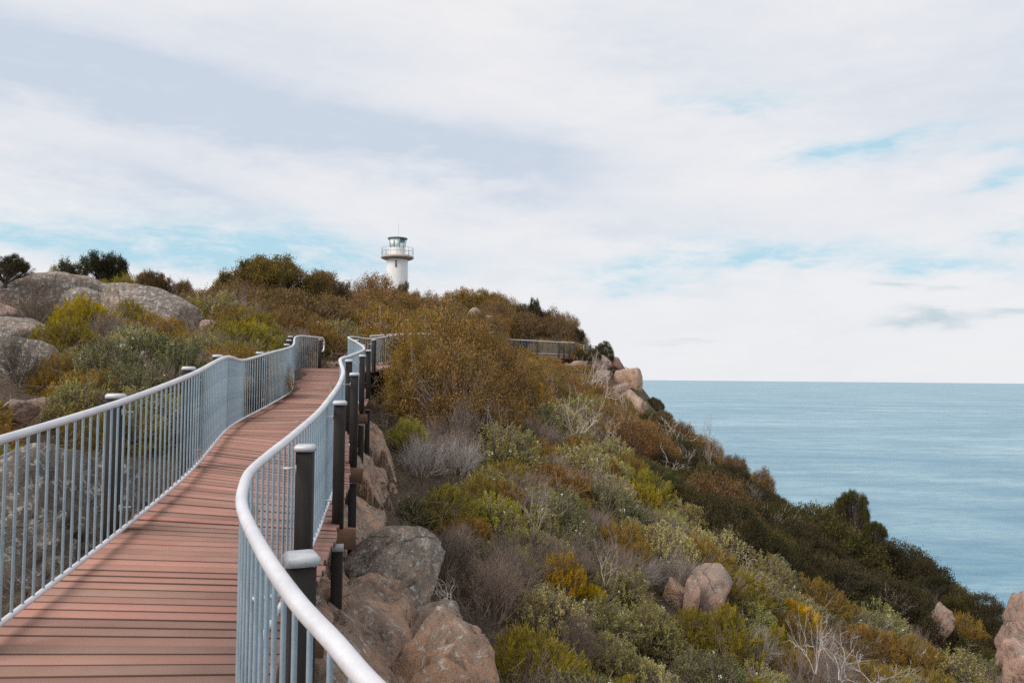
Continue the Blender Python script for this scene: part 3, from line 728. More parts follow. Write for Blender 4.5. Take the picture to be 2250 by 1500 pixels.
blue = blobs([(240,520,420,44,0,.9),(590,552,230,40,6,.8),(720,520,260,26,5,.5),(1460,578,150,34,-8,.95),(1730,556,170,22,5,1.0),(1620,215,100,24,0,.85),(1990,285,100,18,-5,1.15),
              (1850,328,120,28,0,.85),(2240,505,50,20,-10,1),(2110,590,170,22,0,.7),(2230,335,90,20,5,.8),(1330,608,110,22,0,.4),(2250,385,50,14,0,.7)])
blueN = mth(nt, 'MULTIPLY', blue, mth(nt, 'MULTIPLY', ramp(nt, wv2, [(.36, .2), (.62, 1.15)]), ramp(nt, grain, [(.36, .35), (.6, 1.1)])), clamp=True)
small = blobs([(2045,705,70,10,0,.85),(2235,700,50,8,0,.7),(1940,656,40,12,0,.6),(2060,660,40,5,0,.4),(1500,748,60,6,0,.3)])
greyN = mth(nt, 'ADD', greyN, mth(nt, 'MULTIPLY_ADD', grain, .5, -.25), clamp=True)
c = mix(nt, greyN, (8.8, 8.75, 8.95), (6.1, 6.85, 7.95))
hz = ramp(nt, el, [(0, 1), (.22, 0)])
c = mix(nt, mth(nt, 'MULTIPLY', hz, .45), c, (8.3, 8.6, 8.9))
c = mix(nt, mth(nt, 'MULTIPLY', blueN, 1.1, clamp=True), c, (4.9, 7.5, 8.75))
c = mix(nt, small, c, (5.2, 6.3, 7.0))
c = mix(nt, mth(nt, 'MULTIPLY_ADD', blueN, .12, .03, clamp=True), c, sky.outputs[0])
nt.links.new(c, bg.inputs["Color"])
sun = bpy.data.lights.new("sun", 'SUN'); so = bpy.data.objects.new("sun", sun); COL.objects.link(so)
sun.energy = 2.7; sun.angle = R(30); sun.color = (1, .93, .84)
sd = Vector((math.sin(SUN_AZ)*math.cos(SUN_EL), math.cos(SUN_AZ)*math.cos(SUN_EL), math.sin(SUN_EL)))
so.rotation_euler = sd.to_track_quat('Z', 'Y').to_euler(); so.location = (-20, -20, 40)
vs = sc.view_settings; vs.view_transform = 'Standard'; vs.look = 'None'; vs.exposure = 0; vs.gamma = 1; vs.use_curve_mapping = False
cy = sc.cycles; cy.max_bounces = 6; cy.diffuse_bounces = 3; cy.glossy_bounces = 2; cy.transparent_max_bounces = 6; cy.transmission_bounces = 3
cy.use_denoising = False

# ------------------------------------------------------------------ vegetation: one set of meshes per kind, copied to every plant
def unit(v): return v/(np.linalg.norm(v, axis=-1, keepdims=True)+1e-9)
def crown_points(g, n, lobes=7, hz=1.0, inner=.35, low=-.1, lump=.4):
    d = unit(g.normal(size=(n*3, 3))); d = d[d[:, 2] > low][:n]
    ld = unit(g.normal(size=(lobes, 3))*[1, 1, .6]+[0, 0, .35]); lr = g.uniform(.8, 1.0, lobes)
    k = np.max(np.clip((d@ld.T-.45)/.55, 0, 1)**.7*lr[None], axis=1)
    r = (1-lump)+lump*k
    u = 1-inner*g.random(len(d))**1.8
    p = d*(r*u)[:, None]; p[:, 2] *= hz/np.percentile(p[:, 2], 99.5); p[:, :2] /= np.percentile(np.hypot(p[:, 0], p[:, 1]), 96)
    return p, d
def leaves(g, P, A, Nn, L, W, tone, fold=.0):
    """diamond leaf quads: base P, long axis A, face normal ~Nn"""
    n = len(P); S = unit(np.cross(A, Nn)); L = np.broadcast_to(L, n)[:, None]; W = np.broadcast_to(W, n)[:, None]
    mid = P+A*L*.55
    V = np.empty((n, 4, 3)); V[:, 0] = P; V[:, 1] = mid+S*W/2; V[:, 2] = P+A*L; V[:, 3] = mid-S*W/2
    return V.reshape(-1, 3), np.arange(n*4).reshape(-1, 4), np.repeat(tone, 4)
def strands(g, polys, radii, sides=3):
    """many thin tubes at once: polys (n,k,3), radii (n,k)"""
    n, k, _ = polys.shape
    T = unit(np.gradient(polys, axis=1)); ref = np.where(np.abs(T[..., 2:3]) < .9, [0, 0, 1.], [1., 0, 0])
    a = unit(np.cross(T, ref)); b = np.cross(a, T)
    th = 2*math.pi*np.arange(sides)/sides
    V = polys[:, :, None]+radii[:, :, None, None]*(a[:, :, None]*np.cos(th)[:, None]+b[:, :, None]*np.sin(th)[:, None])
    idx = np.arange(n*k*sides).reshape(n, k, sides)
    nx_ = np.roll(idx, -1, axis=2)
    Fq = np.stack([idx[:, :-1], nx_[:, :-1], nx_[:, 1:], idx[:, 1:]], -1).reshape(-1, 4)
    return V.reshape(-1, 3), Fq
def branch_to(g, tips, mains=7, zfork=.25, r0=.035, spread=.35):
    """main limbs from the base, a thin limb from the nearest main to each tip"""
    m_ = tips[g.choice(len(tips), mains, replace=False)]*.72
    base = np.c_[g.normal(0, .05, (mains, 2)), np.full(mains, -.12)]
    t = np.linspace(0, 1, 6)[None, :, None]
    ctl = np.c_[m_[:, :2]*spread, np.maximum(m_[:, 2], .05)*.6]
    P = (1-t)**2*base[:, None]+2*t*(1-t)*ctl[:, None]+t*t*m_[:, None]
    P[:, 1:5] += g.normal(0, .018, P[:, 1:5].shape)
    V1, F1 = strands(g, P, np.linspace(r0, r0*.4, 6)[None].repeat(mains, 0), 5)
    near = ((tips[:, None]-m_[None])**2).sum(-1).argmin(1); f = g.integers(2, 6, len(tips))
    s_ = P[near, f]; t = np.linspace(0, 1, 4)[None, :, None]
    ctl = (s_+tips)/2+np.c_[np.zeros((len(tips), 2)), -.06*np.ones(len(tips))]+g.normal(0, .03, tips.shape)
    Q = (1-t)**2*s_[:, None]+2*t*(1-t)*ctl[:, None]+t*t*tips[:, None]
    V2, F2 = strands(g, Q, np.linspace(r0*.28, r0*.1, 4)[None].repeat(len(tips), 0), 3)
    return np.r_[V1, V2], np.r_[F1, F2+len(V1)]

def make_kind(kind, seed):
    g = np.random.default_rng(seed); fl = None
    if kind == "heath":            # small rounded grey-green leaves on upright sprigs, a few white flowers
        P, d = crown_points(g, 520, 13, .95, .5, -.05, .6); n = 30
        ax = unit(d*.55+[0, 0, .7]+g.normal(0, .3, d.shape)); Ls = .17
        tt = g.random((len(P), n)); c = P[:, None]-ax[:, None]*(tt*Ls)[..., None]+g.normal(0, .018, (len(P), n, 3))
        A = unit(ax[:, None]*.55+unit(g.normal(size=(len(P), n, 3)))*.9); Nn = unit(g.normal(size=A.shape)+[0, 0, .8])
        ct = g.normal(.0, .13, len(P)); tone = np.clip(.42+ct[:, None]+g.normal(0, .16, (len(P), n))-.15*tt, 0, 1.2)
        V, Fq, tn = leaves(g, c.reshape(-1, 3), A.reshape(-1, 3), Nn.reshape(-1, 3), g.uniform(.036, .058, c.size//3), .024, tone.ravel())
        k = g.choice(len(P), 9, replace=False); fc = P[k]+ax[k]*.02
        fp = fc[:, None]+g.normal(0, .012, (9, 6, 3)); fa = unit(g.normal(size=(9, 6, 3))+[0, -.3, .8])
        fl = leaves(g, fp.reshape(-1, 3), fa.reshape(-1, 3), unit(g.normal(size=(54, 3))), .035, .028, np.ones(54))
        B = branch_to(g, P, 9, r0=.03)
    elif kind == "needle":         # feathery upright needles
        P, d = crown_points(g, 560, 14, .9, .55, -.05, .6); n = 34
        ax = unit(d*.7+[0, 0, .6]+g.normal(0, .28, d.shape)); Ls = .2
        tt = g.random((len(P), n)); c = P[:, None]-ax[:, None]*(tt*Ls)[..., None]+g.normal(0, .014, (len(P), n, 3))
        A = unit(ax[:, None]*1.0+g.normal(0, .42, (len(P), n, 3))); Nn = unit(g.normal(size=A.shape))
        ct = g.normal(.0, .12, len(P)); tone = np.clip(.42+ct[:, None]+g.normal(0, .14, (len(P), n)), 0, 1.2)
        V, Fq, tn = leaves(g, c.reshape(-1, 3), A.reshape(-1, 3), Nn.reshape(-1, 3), g.uniform(.07, .13, c.size//3), .0125, tone.ravel())
        B = branch_to(g, P, 10, r0=.025)
    elif kind == "rusty":          # drooping brown leaves, clumped, grey twigs showing
        P, d = crown_points(g, 460, 15, .9, .5, -.2, .52); n = 84
        c = P[:, None]+g.normal(0, 1, (len(P), n, 3))*[.07, .07, .055]
        A = unit(d[:, None]*.5+g.normal(0, .8, (len(P), n, 3))+[0, 0, -.1]); Nn = unit(g.normal(size=A.shape)+[0, 0, .6])
        ct = g.normal(.0, .24, len(P)); tone = np.clip(.42+ct[:, None]+g.normal(0, .17, (len(P), n)), 0, 1.25)
        V, Fq, tn = leaves(g, c.reshape(-1, 3), A.reshape(-1, 3), Nn.reshape(-1, 3), g.uniform(.03, .052, c.size//3), .0165, tone.ravel())
        B = branch_to(g, P, 12, r0=.03)
    elif kind == "dense":          # dark wind-clipped crown of tight clumps
        P, d = crown_points(g, 520, 18, .85, .3, -.25, .42); n = 84
        c = P[:, None]+g.normal(0, 1, (len(P), n, 3))*[.055, .055, .04]
        A = unit(d[:, None]*.8+[0, 0, .35]+g.normal(0, .6, (len(P), n, 3))); Nn = unit(g.normal(size=A.shape)+[0, 0, .8])
        ct = g.normal(.0, .24, len(P)); tone = np.clip(.40+ct[:, None]+g.normal(0, .15, (len(P), n)), 0, 1.2)
        V, Fq, tn = leaves(g, c.reshape(-1, 3), A.reshape(-1, 3), Nn.reshape(-1, 3), g.uniform(.026, .044, c.size//3), .0145, tone.ravel())
        B = branch_to(g, P, 10, r0=.035)
    elif kind == "tree":           # small eucalypt-like tree: open pads of foliage on a forked trunk
        K = 15; dd = unit(g.normal(size=(K, 3))*[1, 1, .7]+[0, 0, .55]); pc = dd*g.uniform(.45, .92, K)[:, None]*[1, 1, .55]+[0, 0, .62]
        m_ = 34; P = (pc[:, None]+unit(g.normal(size=(K, m_, 3)))*(g.random((K, m_, 1))**.4)*[.3, .3, .17]).reshape(-1, 3); n = 74; P[:, 2] *= 1.12/np.percentile(P[:, 2], 99); P[:, :2] /= np.percentile(np.hypot(P[:, 0], P[:, 1]), 95)
        d = unit(P-[0, 0, .4]); c = P[:, None]+g.normal(0, 1, (len(P), n, 3))*[.04, .04, .035]
        A = unit(d[:, None]*.4+g.normal(0, .8, (len(P), n, 3))+[0, 0, -.25]); Nn = unit(g.normal(size=A.shape)+[0, 0, .5])
        ct = np.repeat(g.normal(0, .12, K), m_)+g.normal(.0, .1, len(P)); tone = np.clip(.42+ct[:, None]+g.normal(0, .15, (len(P), n)), 0, 1.2)
        V, Fq, tn = leaves(g, c.reshape(-1, 3), A.reshape(-1, 3), Nn.reshape(-1, 3), g.uniform(.026, .046, c.size//3), .0145, tone.ravel())
        B = branch_to(g, P, 9, r0=.045, spread=.2)
    elif kind in ("twiggy", "dead"):
        V = Fq = tn = None; g2 = g; polys = []; rads = []
        dead = kind == "dead"
        def grow(p, dirv, L, r, lev):
            k = 5; pts = [p]; dv = dirv
            for i in range(k-1):
                dv = unit(dv+g2.normal(0, .16 if dead else .13, 3)+np.array([0, 0, .05 if lev else .02])); pts.append(pts[-1]+dv*L/(k-1))
            polys.append(pts); rads.append(np.linspace(r, r*.6 if lev < (3 if dead else 2) else r*.25, k))
            if lev < (4 if dead else 3):
                nb = (3 if lev == 0 else 2+(g2.random() < .25)) if dead else (6 if lev == 0 else 5)
                for j in range(nb):
                    q = pts[g2.integers(2, k)]; dn = unit(dv+unit(g2.normal(size=3))*(.75 if dead else .62))
                    grow(q, dn, L*g2.uniform(.55, .9), r*(.66 if dead else .55), lev+1)
        nm = 3 if dead else 11
        for i in range(nm):
            a = 2*math.pi*i/nm+g.uniform(-.3, .3); sp = g.uniform(.25, .7) if dead else g.uniform(.35, 1.1)
            grow(np.array([.04*math.cos(a), .04*math.sin(a), -.12]), unit(np.array([math.cos(a)*sp, math.sin(a)*sp, 1.0])), .66 if dead else .5, .019 if dead else .014, 0)
        B = strands(g, np.array(polys), np.array(rads), 4 if dead else 3)
        if kind == "twiggy":       # sparse dry leaves
            tips = np.array([p[-1] for p in polys]); tips = tips[g.choice(len(tips), min(900, len(tips)), replace=False)]
    elif kind == "tuft":           # stiff tussock blades
        n = 420; a = g.uniform(0, 2*math.pi, n); tl = g.uniform(.15, .95, n)
        P = np.c_[np.cos(a)*.18*g.random(n), np.sin(a)*.18*g.random(n), np.full(n, -.05)]
        A = unit(np.c_[np.cos(a)*tl, np.sin(a)*tl, np.ones(n)]); Nn = unit(g.normal(size=A.shape))
        V, Fq, tn = leaves(g, P, A, Nn, g.uniform(.5, 1.0, n), .022, np.clip(g.normal(.45, .2, n), 0, 1)); B = None
    if kind in ("heath", "needle", "rusty"):
        nt_ = {"heath": 420, "needle": 380, "rusty": 520}[kind]; e = P[g.choice(len(P), nt_)]*g.uniform(.9, 1.1, (nt_, 1))+g.normal(0, .03, (nt_, 3))
        s0 = e*g.uniform(.35, .6, (nt_, 1))+g.normal(0, .08, (nt_, 3)); t = np.linspace(0, 1, 5)[None, :, None]
        Q = s0[:, None]*(1-t)+e[:, None]*t; Q[:, 1:4] += g.normal(0, .022, (nt_, 3, 3))
        V3, F3 = strands(g, Q, np.linspace(.011, .0045, 5)[None].repeat(nt_, 0), 3); B = np.r_[B[0], V3], np.r_[B[1], F3+len(B[0])]
    nm = "crown" if kind == "tree" else "foliage"
    if fl:
        nf = len(Fq); Fq = np.r_[Fq, fl[1]+len(V)]; V = np.r_[V, fl[0]]; tn = np.r_[tn, fl[2]]
    fm = mesh_np(nm, V, Fq, M_LEAF, tn) if V is not None else None
    if fl:
        fm.materials.append(M_PETAL); mi = np.zeros(len(Fq), np.int32); mi[nf:] = 1; fm.polygons.foreach_set("material_index", mi)
    bm_ = mesh_np("trunk" if kind == "tree" else "branches", B[0], B[1], M_BARK, smooth=True) if B is not None else None
    return fm, bm_, None
KINDS = {}
for kind, nv in (("heath", 4), ("needle", 4), ("rusty", 4), ("dense", 3), ("tree", 4), ("twiggy", 4), ("dead", 5), ("tuft", 2)):
    KINDS[kind] = [make_kind(kind, 100*len(KINDS)+i+5) for i in range(nv)]
NAMES = {"heath": ("heath_shrub", "shrub"), "needle": ("needle_bush", "bush"), "rusty": ("rusty_bush", "bush"), "dense": ("dense_shrub", "shrub"), "tree": ("small_tree", "tree"),
         "twiggy": ("leafless_shrub", "bare shrub"), "dead": ("dead_tree", "dead tree"), "tuft": ("grass_tussock", "tussock")}
# albedos
C_HEATH = (.225, .205, .085); C_HEATHL = (.34, .31, .15); C_HEATHD = (.135, .14, .068)
C_OLIVE = (.19, .155, .034); C_YEL = (.29, .225, .03); C_OLBR = (.20, .135, .042); C_LIME = (.26, .245, .06)
C_RUST = (.180, .116, .050); C_RUSTD = (.130, .086, .044); C_RUSTO = (.195, .128, .050); C_BROWN = (.135, .092, .05)
C_DARK = (.040, .035, .018); C_DARKO = (.060, .055, .021); C_DGREEN = (.038, .040, .020)
C_GOLD = (.42, .26, .03); B_GREY = (.32, .265, .235); B_PALE = (.52, .45, .40); B_DARK = (.09, .07, .057); B_BROWN = (.26, .20, .16); B_LILAC = (.42, .385, .365)
vr = random.Random(11); VEG = 1.5
def plant(kind, x, y, z, r, h, col, label, group=None, bark=B_BROWN, lean=(0, 0), rot=None, variant=None, parts=True):
    col = tuple(min(.6, q*VEG) for q in col); bark = tuple(min(.6, q*1.15) for q in bark)
    fm, bm_, pm = KINDS[kind][variant if variant is not None else vr.randrange(len(KINDS[kind]))]
    nm, cat = NAMES[kind]
    root = empty(nm, (x, y, z), label, cat, group)
    zs = {"tree": 1.12, "twiggy": 1.1, "dead": 1.45, "tuft": .9}.get(kind, .97)
    root.scale = (r, r, h/zs); root.rotation_euler = (R(lean[0]), R(lean[1]), R(rot if rot is not None else vr.uniform(0, 360)))
    if fm: o = link(fm.name.split('.')[0], fm, root); o.color = (*col, 1)
    if bm_ and parts: o = link(bm_.name.split('.')[0], bm_, root); o.color = (*bark, 1)
    if pm and parts: link("flowers", pm, root)
    return root
HEROES = []
def hero(kind, px, pyt, w, Y, col, label, bark=B_BROWN, group=None, lean=(0, 0), pyb=None, rot=None, sink=.1, variant=None, base=None, lim=None):
    """plant whose crown spans w photo pixels and tops out at pyt"""
    if Y is None:
        p = hit(px, pyb); Y = float(p[1])
    if kind not in ("tree", "dead") and base is None:      # slide along the sight line until the plant has a shrub's proportions
        d = ray(px, pyt); best = None; lim = lim or {"twiggy": 1.5, "rusty": 1.5, "needle": 1.25}.get(kind, 1.15)
        if at(px, pyt, Y)[2]-h1(at(px, pyt, Y)[0], Y) > lim*w/1750*Y/2:
            for Yq in np.arange(Y, Y*1.9, .1):
                q = d*(Yq/d[1]); hh_ = q[2]-h1(q[0], Yq)
                if best is None or hh_/Yq < best[0]: best = (hh_/Yq, Yq)
                if hh_ < lim*w/1750*Yq/2: break
            Y = best[1]
    t = at(px, pyt, Y); z = h1(t[0], Y); r = w/1750*Y/2
    if base is not None: z = at(px, base, Y)[2]
    zb = z if pyb is None else max(z, at(px, pyb, Y)[2]) if kind in ("dead",) else z
    h = max(.35, t[2]-zb+sink)
    HEROES.append((t[0], Y, r)); return plant(kind, t[0], Y, zb-sink*.5, r, h, col, label, group, bark, lean, rot, variant)

# skyline, landward side
hero("tree", 12, 565, 110, 27, C_DARK, "dark wispy tree at the left end of the skyline above the dome", B_DARK, base=622)
hero("needle", 118, 585, 40, 31, C_OLBR, "tiny bush sprouting on top of the granite dome")
hero("dense", 92, 618, 60, 26.2, C_OLIVE, "small olive bush clinging to the face of the granite dome")
hero("twiggy", 90, 650, 150, 21, C_HEATH, "thin dark-stemmed bare shrub growing above the grey ledge on the dome", B_DARK)
hero("tree", 214, 564, 135, 38, C_DGREEN, "darkest round-topped tree on the skyline right of the dome", B_DARK)
hero("dense", 160, 592, 90, 37, C_DARKO, "low dark shrub between the dome and the round-topped skyline tree")
hero("needle", 265, 600, 160, 36, C_OLIVE, "broad olive bush on the skyline behind the long granite slab")
hero("rusty", 305, 606, 70, 36.5, C_OLBR, "small amber bush on the skyline behind the granite slab")
hero("tree", 355, 604, 110, 36, C_RUSTD, "open brown-leaved tree on the skyline showing sky between its branches", B_DARK)
hero("rusty", 400, 620, 60, 37, C_RUSTD, "thin brown bush on the skyline right of the open tree")
hero("twiggy", 430, 634, 170, 33, C_RUST, "wide grey-brown leafless thicket on the skyline left of the tall olive tree", (.16, .115, .095))
hero("twiggy", 520, 632, 150, 30, C_RUST, "pale grey leafless shrub with fanned branches in front of the tall olive tree", (.28, .23, .21))
hero("tree", 565, 568, 235, 42, (.12, .092, .03), "tallest olive-gold tree left of the lighthouse, a spindly shoot at its top", B_DARK, variant=1)
hero("tree", 625, 584, 170, 43, (.11, .08, .03), "rounded right-hand crown beside the tallest olive-gold tree", B_DARK)
hero("rusty", 500, 602, 90, 41, C_OLBR, "olive-gold bush at the left foot of the tallest olive-gold tree")
hero("tree", 530, 584, 120, 42.5, C_DARKO, "dark olive tree half behind the left of the tallest olive-gold one", B_DARK)
hero("dense", 665, 622, 110, 46, C_BROWN, "dark brown shrub filling the skyline gap left of the straggly tree", B_DARK)
hero("rusty", 720, 632, 90, 49, C_BROWN, "dark brown bush on the skyline beneath the straggly tree's right side", B_DARK)
hero("rusty", 590, 640, 110, 40, C_DARKO, "dark undershrub below the tallest olive-gold tree")
hero("tree", 690, 606, 170, 47, C_BROWN, "dark brown straggly tree between the olive-gold tree and the lighthouse", B_DARK)
hero("dense", 650, 640, 120, 44, C_BROWN, "brown shrub under the straggly tree")
hero("tree", 745, 640, 70, 50, C_RUSTD, "small brown tree right of the straggly one")
hero("rusty", 825, 605, 140, 72, C_RUST, "rust-brown domed tree partly in front of the lighthouse foot", (.3, .22, .17))
hero("tree", 893, 625, 60, 74, C_RUSTD, "thin-leaved small tree at the right foot of the lighthouse")
hero("rusty", 780, 640, 120, 60, C_RUST, "rusty bush on the hillside below the domed tree")
hero("rusty", 870, 640, 190, 52, C_RUST, "large rust-brown bush on the hill below the lighthouse", B_GREY)
hero("rusty", 955, 645, 120, 55, C_RUST, "rust-brown bush right of the one below the lighthouse")
hero("dense", 1010, 630, 105, 68, C_OLBR, "olive-topped tree on the hill crest above the lone boulder")
hero("dense", 1065, 633, 80, 69, C_OLBR, "second olive-topped tree on the hill crest, beside the first")
hero("rusty", 1105, 645, 90, 69, C_RUST, "rust-red tree on the hill crest right of the olive-topped pair")
hero("rusty", 1075, 665, 100, 64, C_BROWN, "brown bush above the lone hillside boulder")
hero("dense", 1150, 665, 100, 70, C_DARKO, "dark olive tree on the descending crest of the hill")
hero("tree", 1180, 662, 60, 71, C_DARK, "dark wisp of a tree poking above the descending crest")
hero("rusty", 1205, 680, 110, 71, C_RUSTD, "dark rusty tree on the crest above the lookout railing")
hero("rusty", 1245, 690, 64, 71.5, C_RUST, "last rusty tree of the crest before the sky")
hero("tree", 1262, 722, 40, 72, C_DARK, "small dark wind-bent tree just behind the lookout railing", B_DARK)
hero("rusty", 1150, 690, 140, 70, C_BROWN, "broad brown bush on the hillside above the hidden part of the walk")
hero("rusty", 1215, 700, 100, 68.5, C_BROWN, "brown bush immediately behind the lookout railing")
hero("dense", 1040, 700, 60, 62, C_DARK, "black-green shrub left of the lone hillside boulder")
hero("dense", 1328, 748, 42, 67.5, C_DARK, "round dark bush standing at the end of the wire railing against the sky", base=784)
hero("dense", 1304, 768, 36, 66, C_DARKO, "low dark bush in front of the wire railing posts", base=786)
hero("rusty", 1276, 768, 22, 65.3, C_DARK, "dark tuft of shrub in front of the lookout deck corner", base=788)
# landward slope
hero("needle", 190, 652, 170, 19, C_YEL, "brightest yellow-green bush behind the landward railing", B_BROWN)
hero("needle", 150, 700, 150, 16.5, C_OLIVE, "yellow-olive bush in front of the brightest yellow-green one")
hero("twiggy", 45, 735, 130, 13.2, C_HEATH, "dark wiry leafless shrub in front of the low grey slab at the left edge", B_DARK, lim=9)
hero("needle", 135, 780, 130, 13, C_OLBR, "brownish olive bush on the far side of the cracked reddish rocks")
hero("needle", 290, 660, 120, 20, C_OLIVE, "olive bush against the face of the long granite slab")
hero("twiggy", 245, 672, 130, 17.5, C_HEATH, "grey leafless shrub in the middle of the landward bushes", (.24, .19, .17))
hero("dead", 300, 700, 90, 16.5, C_HEATH, "small bleached dead shrub below the long granite slab", B_LILAC)
hero("heath", 250, 748, 210, 13, C_HEATHD, "wide grey-green heath shrub with white flowers behind the landward railing")
hero("heath", 335, 728, 190, 15, C_HEATHD, "grey-green heath shrub upslope of the wide flowering one", B_DARK)
hero("heath", 400, 755, 160, 13.6, C_HEATHD, "dark green heath shrub between the second and third landward post caps", B_DARK, lim=9)
hero("heath", 180, 838, 170, 10.5, C_HEATH, "heath shrub nearest the left end of the landward railing")
hero("heath", 305, 800, 180, 11.3, C_HEATHD, "dark heath shrub just behind the landward railing's second post cap")
hero("twiggy", 355, 790, 150, 12.3, C_HEATH, "brown twiggy shrub behind the third landward post cap", B_BROWN)
hero("heath", 445, 735, 140, 16.5, C_HEATH, "heath shrub with one white flower behind the kink of the railing")
hero("needle", 400, 728, 130, 20, C_OLIVE, "olive bush at the low end of the long granite slab")
hero("needle", 540, 705, 150, 19.5, C_YEL, "fresh yellow-green bush behind the upper part of the landward railing")
hero("needle", 480, 722, 110, 21, C_OLIVE, "olive bush left of the fresh yellow-green one")
hero("needle", 600, 690, 110, 26, C_OLBR, "orange-tinged bush behind the railing loop")
hero("needle", 640, 672, 150, 29, C_RUST, "soft russet bush on the rise above the railing loop")
hero("twiggy", 560, 668, 120, 27, C_HEATH, "grey-brown twiggy bush above the fresh yellow-green one", (.17, .125, .1))
hero("needle", 700, 690, 130, 31, C_RUSTO, "amber bush directly above the gap between the two railings")
hero("rusty", 745, 672, 130, 36, C_OLBR, "olive-gold bush on the rise above the end of the planks")
hero("rusty", 790, 668, 150, 40, C_RUST, "brown bush behind the bend of the boardwalk")
hero("rusty", 840, 670, 190, 34, C_OLBR, "big olive-brown bush over the bend railing, pale stems showing", B_PALE)
# big rusty mass over the bend
hero("rusty", 970, 690, 250, 25.2, C_RUSTO, "big orange-brown bush hiding the boardwalk bend, topmost of the mass", B_GREY, lim=9)
hero("rusty", 1045, 698, 180, 26.5, C_RUST, "big rust-brown bush right of the one hiding the bend", B_GREY, lim=9)
hero("rusty", 915, 738, 140, 23, C_OLBR, "olive-brown bush touching the bend railing", B_GREY, lim=9)
hero("rusty", 1100, 728, 170, 26.5, C_RUST, "narrow rusty bush at the seaward end of the mass that hides the bend", B_GREY, lim=9)
hero("rusty", 1010, 762, 250, 22.3, C_RUST, "wide rusty bush on the slope in front of the topmost orange-brown one", B_GREY, lim=9)
hero("rusty", 1115, 770, 170, 29, C_RUST, "rusty bush beneath the start of the lookout railing", B_GREY)
hero("rusty", 1180, 796, 130, 38, C_RUST, "rusty bush below the middle of the lookout railing", B_GREY)
hero("dense", 1150, 764, 90, 44, C_OLBR, "olive shrub touching the lookout railing from below")
hero("needle", 915, 815, 120, 18.5, C_YEL, "yellowish feathery bush beside the upper support posts", B_PALE)
hero("needle", 860, 850, 70, 19.5, C_OLBR, "dark olive bush in the shade of the bend")
hero("needle", 895, 920, 110, 15.5, C_LIME, "lime-green low bush beside the tan split slab")
hero("twiggy", 925, 950, 130, 13.8, C_HEATH, "silver-lilac leafless shrub beside the split slab", B_LILAC)
hero("twiggy", 1010, 950, 130, 14.6, C_HEATH, "silver-lilac leafless shrub right of its twin beside the split slab", B_LILAC)
hero("twiggy", 1000, 870, 170, 18.5, C_HEATH, "tangled grey leafless thicket below the wide rusty bush", (.24, .19, .165))
# headland slope: bleached trees
hero("dead", 1262, 830, 130, 27, C_HEATH, "bleached forked dead tree rising from the middle of the slope", B_PALE, pyb=985)
hero("dead", 1310, 800, 120, 45, C_HEATH, "tall white dead branches in front of the headland rock pile", B_PALE, pyb=900)
hero("dead", 1370, 852, 80, 43, C_HEATH, "small white dead tree below the headland rock wall", B_PALE, pyb=920)
hero("dead", 1180, 815, 110, 33, C_HEATH, "pale dead stems leaning through the rusty bushes", B_GREY, pyb=900)
hero("dead", 1480, 915, 150, 40, C_HEATH, "sprawling white dead branches low on the headland edge", B_PALE, lean=(0, -35), pyb=1005)
hero("dead", 1560, 925, 50, 45, C_HEATH, "upright dark leafless sapling against the sea", B_GREY, pyb=1020)
hero("dead", 1535, 975, 100, 42, C_HEATH, "grey dead trunk with broken boughs at the edge above the sea", B_GREY, pyb=1060)
hero("dead", 1440, 1000, 120, 30, C_HEATH, "curly fallen white branch among the olive bushes", B_PALE, lean=(0, 50), pyb=1050)
hero("dead", 1225, 880, 90, 24, C_HEATH, "slender grey dead stems left of the bleached forked tree", B_GREY, pyb=1000)
hero("dead", 1330, 900, 120, 30, C_HEATH, "pale dead branches fanning out right of the bleached forked tree", B_PALE, pyb=1010)
hero("dead", 1405, 935, 110, 37, C_HEATH, "thin white dead branches between the forked tree and the sprawling ones", B_PALE, pyb=1015)
hero("dead", 1290, 770, 110, 50, C_HEATH, "thin pale dead stems just below the lookout platform rocks", B_PALE, pyb=860)
hero("dead", 1345, 905, 100, 33, C_HEATH, "leaning bleached dead tree below the pale pink ledge", B_PALE, lean=(0, 20), pyb=1000)
hero("dead", 1500, 985, 130, 36, C_HEATH, "long bleached boughs drooping down the slope from the edge", B_PALE, lean=(0, 45), pyb=1050)
hero("dead", 1090, 880, 100, 21, C_HEATH, "dead grey stems sticking out of the wide rusty bush", B_GREY, pyb=960)
hero("dead", 1180, 1060, 110, 15.5, C_HEATH, "grey bare stems between the two dark heath shrubs", B_GREY, pyb=1150)
hero("dead", 1330, 1180, 120, 13.5, C_HEATH, "crooked grey stems above the white-flowered shrub and golden bushes", B_GREY, pyb=1270)
hero("dead", 1620, 1245, 150, 22, C_HEATH, "pale bare branch reaching over the shaded hollow", B_PALE, lean=(0, 40), pyb=1330)
hero("dead", 1960, 1290, 110, 27, C_HEATH, "pale broken branches in the dark shrubs nearest the cliff", B_GREY, lean=(0, 30), pyb=1350)
# seaward edge
hero("rusty", 1660, 1025, 70, 44.5, C_RUST, "rust-red wind-combed shrub leaning at the edge against the sea", B_BROWN, lean=(0, -18))
hero("rusty", 1610, 1000, 80, 47, C_RUSTD, "brown shrub left of the wind-combed one on the edge")
hero("rusty", 1545, 955, 90, 51, C_RUST, "rusty shrub on the edge behind the dark leafless sapling")
hero("rusty", 1490, 925, 90, 54, C_RUSTD, "brown shrub on the edge below the headland rocks")
hero("dense", 1437, 872, 44, 60, C_DARKO, "dark shrub on the edge immediately below the rock wall")
hero("dense", 1455, 900, 60, 57, C_RUSTD, "second small shrub down the edge below the rock wall")
hero("dense", 1690, 1085, 90, 42, C_DARK, "grey-brown shrub behind the broad dark crown at the edge", B_GREY)
hero("dense", 1785, 1105, 290, 36, C_DARKO, "broadest dark wind-clipped crown at the seaward edge", B_DARK)
